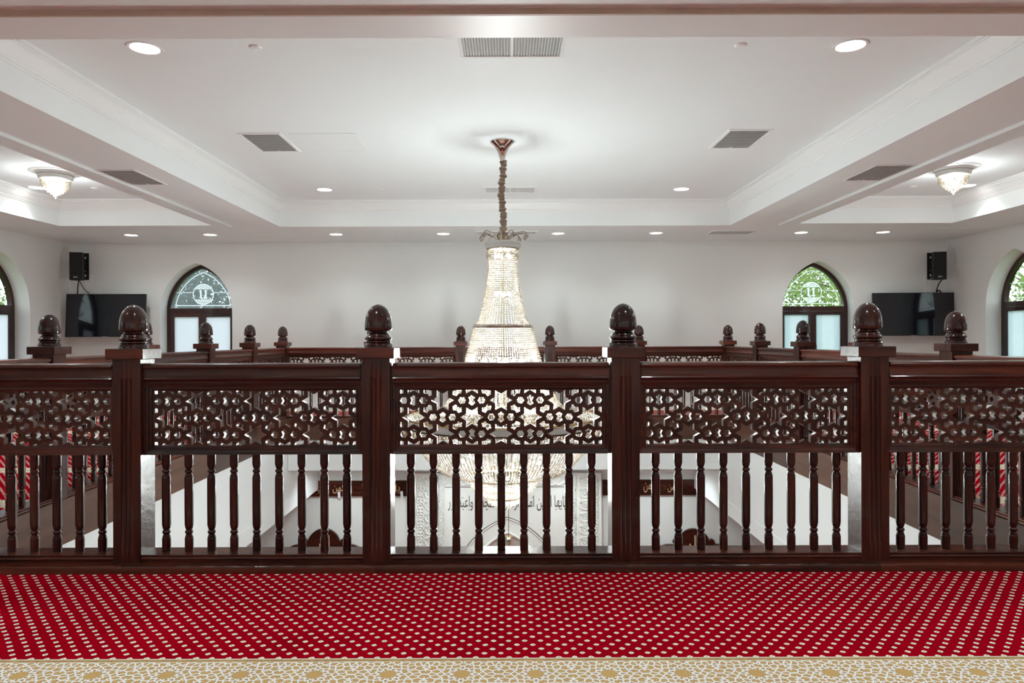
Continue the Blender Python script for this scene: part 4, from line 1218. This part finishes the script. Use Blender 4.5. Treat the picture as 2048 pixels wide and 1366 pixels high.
# carved wooden friezes either side of the niche
ztp, zbt = lw(700, 962)[1], lw(700, 993)[1]
for s, nm in ((-1, 'left'), (1, 'right')):
    xa, xb = sorted((mx + s * (ow + 0.04), s * 3.75))
    t = thing('wooden_frieze', 'dark wooden frieze with gold lettering %s of the prayer niche' % nm, 'frieze', ((xa + xb) / 2, WY, (ztp + zbt) / 2))
    hw, hh = (xb - xa) / 2, (ztp - zbt) / 2
    b = MB(); b.box(-hw, hw, -0.035, 0, -hh, hh); b.build('board', 'wood_h', t)
    b = MB()
    for k in range(7):
        px = [712, 806, 652, 1325, 1378, 1290, 1240][k]
        X = lw(px, 977)[0]
        if (X < 0) != (s < 0): continue
        for j in range(8):
            a = j * PI / 4; r = 0.045
            b.tube([(X - (xa + xb) / 2 + r * math.cos(a) + 0.018 * math.cos(q), -0.036, r * math.sin(a) + 0.018 * math.sin(q)) for q in np.linspace(0, 2 * PI, 8, endpoint=False)], 0.005, 4, closed=True)
    b.build('carved_rosettes', 'wood_h', t)
    words = ((629, 'يار', 'gold', 0.2), (676, 'كمن', 'tan', 0.2), (729, 'يا', 'gold', 0.1), (794, 'يا', 'gold', 0.075)) if s < 0 else ((1300, 'رحمن', 'tan', 0.22), (1345, 'كمن', 'tan', 0.17))
    for px, wd, mt, ww in words:
        me = text_mesh('gold_lettering', shape_arabic(wd), width=ww, height=0.16, thick=0.004)
        o = link_obj('gold_lettering', me, mt, t); o.location = (lw(px, 977)[0] - (xa + xb) / 2, -0.034, 0)
for px, py, lab in ((676.5, 990, 'white paper tag hanging from left frieze under gold lettering'), (802, 989, 'white paper tag at left frieze beside prayer niche')):
    X, Z = lw(px, py); b = MB()
    b.add([(-0.015, -0.001, -0.058), (0.026, -0.001, -0.052), (0.02, -0.001, 0.055), (-0.024, -0.001, 0.05), (-0.015, 0.002, -0.058), (0.026, 0.002, -0.052), (0.02, 0.002, 0.055), (-0.024, 0.002, 0.05)],
          [(0, 1, 2, 3), (4, 7, 6, 5), (0, 4, 5, 1), (1, 5, 6, 2), (2, 6, 7, 3), (3, 7, 4, 0)])
    o = tag(b.build('paper_tag', 'paper'), lab, 'tag', 'paper tags'); o.location = (X, WY - 0.04, Z)
# scalloped wooden plaques
def plaque(px, label, txt):
    X, Z = lw(px, 1057.5)
    t = thing('scalloped_plaque', label, 'plaque', (X, WY, Z), 0, 'scalloped plaques')
    pts = []
    def arc(cx, cz, r, a0, a1, n=10):
        for a in np.linspace(a0, a1, n): pts.append((cx + r * math.cos(a), cz + r * math.sin(a)))
    arc(0, -0.27, 0.27, math.radians(12), math.radians(168), 16)
    arc(-0.30, -0.22, 0.045, math.radians(70), math.radians(200), 6)
    arc(-0.40, -0.60, 0.34, math.radians(75), math.radians(180), 10)
    pts.append((-0.74, -1.4)); pts.append((0.74, -1.4))
    arc(0.40, -0.60, 0.34, 0, math.radians(105), 10)
    arc(0.30, -0.22, 0.045, math.radians(-20), math.radians(110), 6)
    me = fill2d('board', [pts], 0.05); o = link_obj('board', me, 'wood_h', t); o.location = (0, -0.025, 0)
    me = text_mesh('lettering', shape_arabic(txt), width=0.24, height=0.5, thick=0.006); o = link_obj('lettering', me, 'tan', t); o.location = (-0.02, -0.05, -0.36)
plaque(646, 'scalloped dark wooden plaque low on the wall left of niche', 'اله')
plaque(1386, 'scalloped dark wooden plaque low on the wall right of niche', 'اله')
# unseen downlights added under the far gallery to wash the prayer wall
for i, x in enumerate((-2.6, -0.95, 0.85, 2.5)):
    downlight(x, 10.75, -0.70, 'added downlight under the far gallery, hidden from view, %s from the left' % ORD[i], 34, angle=150)

# ------------------------------------------------------------------ outdoors
b = MB(); b.box(-60, 60, -30, 90, LOWZ - 0.6, LOWZ - 0.3); o = b.build('ground', 'grass'); struct(o, 'grass outside')
def tree(x, y, z, r, mat, label, n=9000, leaf=0.055, seed=1):
    g = np.random.default_rng(seed)
    t = thing('tree', label, 'tree', (x, y, LOWZ - 0.3), 0, 'trees outside')
    hgt = z - LOWZ + 0.3
    b = MB(); b.tube([(0, 0, 0), (0.05, 0.02, hgt * .5), (0.0, 0.1, hgt)], [0.2, 0.15, 0.09], 8)
    for i in range(9):
        a = g.uniform(0, 2 * PI); e_ = g.uniform(-.1, .9); L = r * g.uniform(.6, .95); z0 = hgt * g.uniform(.6, .95)
        b.tube([(0, 0.05, z0), (L * .5 * math.cos(a), L * .5 * math.sin(a), z0 + L * .3 * e_), (L * math.cos(a), L * math.sin(a), z0 + L * .8 * e_)], [0.06, 0.04, 0.015], 6)
    b.build('trunk', 'bark', t, smooth=60)
    cl = g.normal(0, 1, (46, 3)); cl = cl / np.linalg.norm(cl, axis=1)[:, None] * r * g.uniform(.25, 1.0, (46, 1)); cl[:, 2] *= 0.85
    c = cl[g.integers(0, 46, n)] + g.normal(0, r * 0.15, (n, 3)); c[:, 2] += hgt
    u = g.normal(0, 1, (n, 3)); u /= np.linalg.norm(u, axis=1)[:, None]
    w = np.cross(u, g.normal(0, 1, (n, 3))); w /= np.linalg.norm(w, axis=1)[:, None]
    s = leaf * g.uniform(.6, 1.3, (n, 1))
    v = np.stack([c - u * s, c + w * s * .55, c + u * s, c - w * s * .55], 1).reshape(-1, 3)
    me = bpy.data.meshes.new('foliage'); me.vertices.add(n * 4); me.vertices.foreach_set('co', v.reshape(-1))
    me.loops.add(n * 4); me.loops.foreach_set('vertex_index', np.arange(n * 4, dtype=np.int32)); me.polygons.add(n); me.polygons.foreach_set('loop_start', np.arange(0, n * 4, 4, dtype=np.int32))
    me.update(calc_edges=True)
    o = link_obj('foliage', me, mat, t); o['kind'] = 'stuff'
tree(7.0, 17.0, 1.9, 1.7, 'leaf_a', 'bright green tree outside the right far window', n=4200, seed=3)
tree(10.8, 22.5, 3.2, 2.2, 'leaf_b', 'darker green tree further behind the right far window', n=3500, seed=4)
tree(-6.9, 16.6, 2.0, 2.2, 'leaf_b', 'dull green tree outside the left far window', n=9000, seed=5)
tree(-11.2, 23.0, 3.2, 2.4, 'leaf_b', 'dull green tree further behind the left far window', n=8000, seed=6)
tree(-11.5, 13.5, 1.8, 2.0, 'leaf_a', 'green tree outside the left side window', n=6000, seed=8)
tree(11.5, 13.5, 1.8, 2.0, 'leaf_a', 'green tree outside the right side window', n=6000, seed=9)
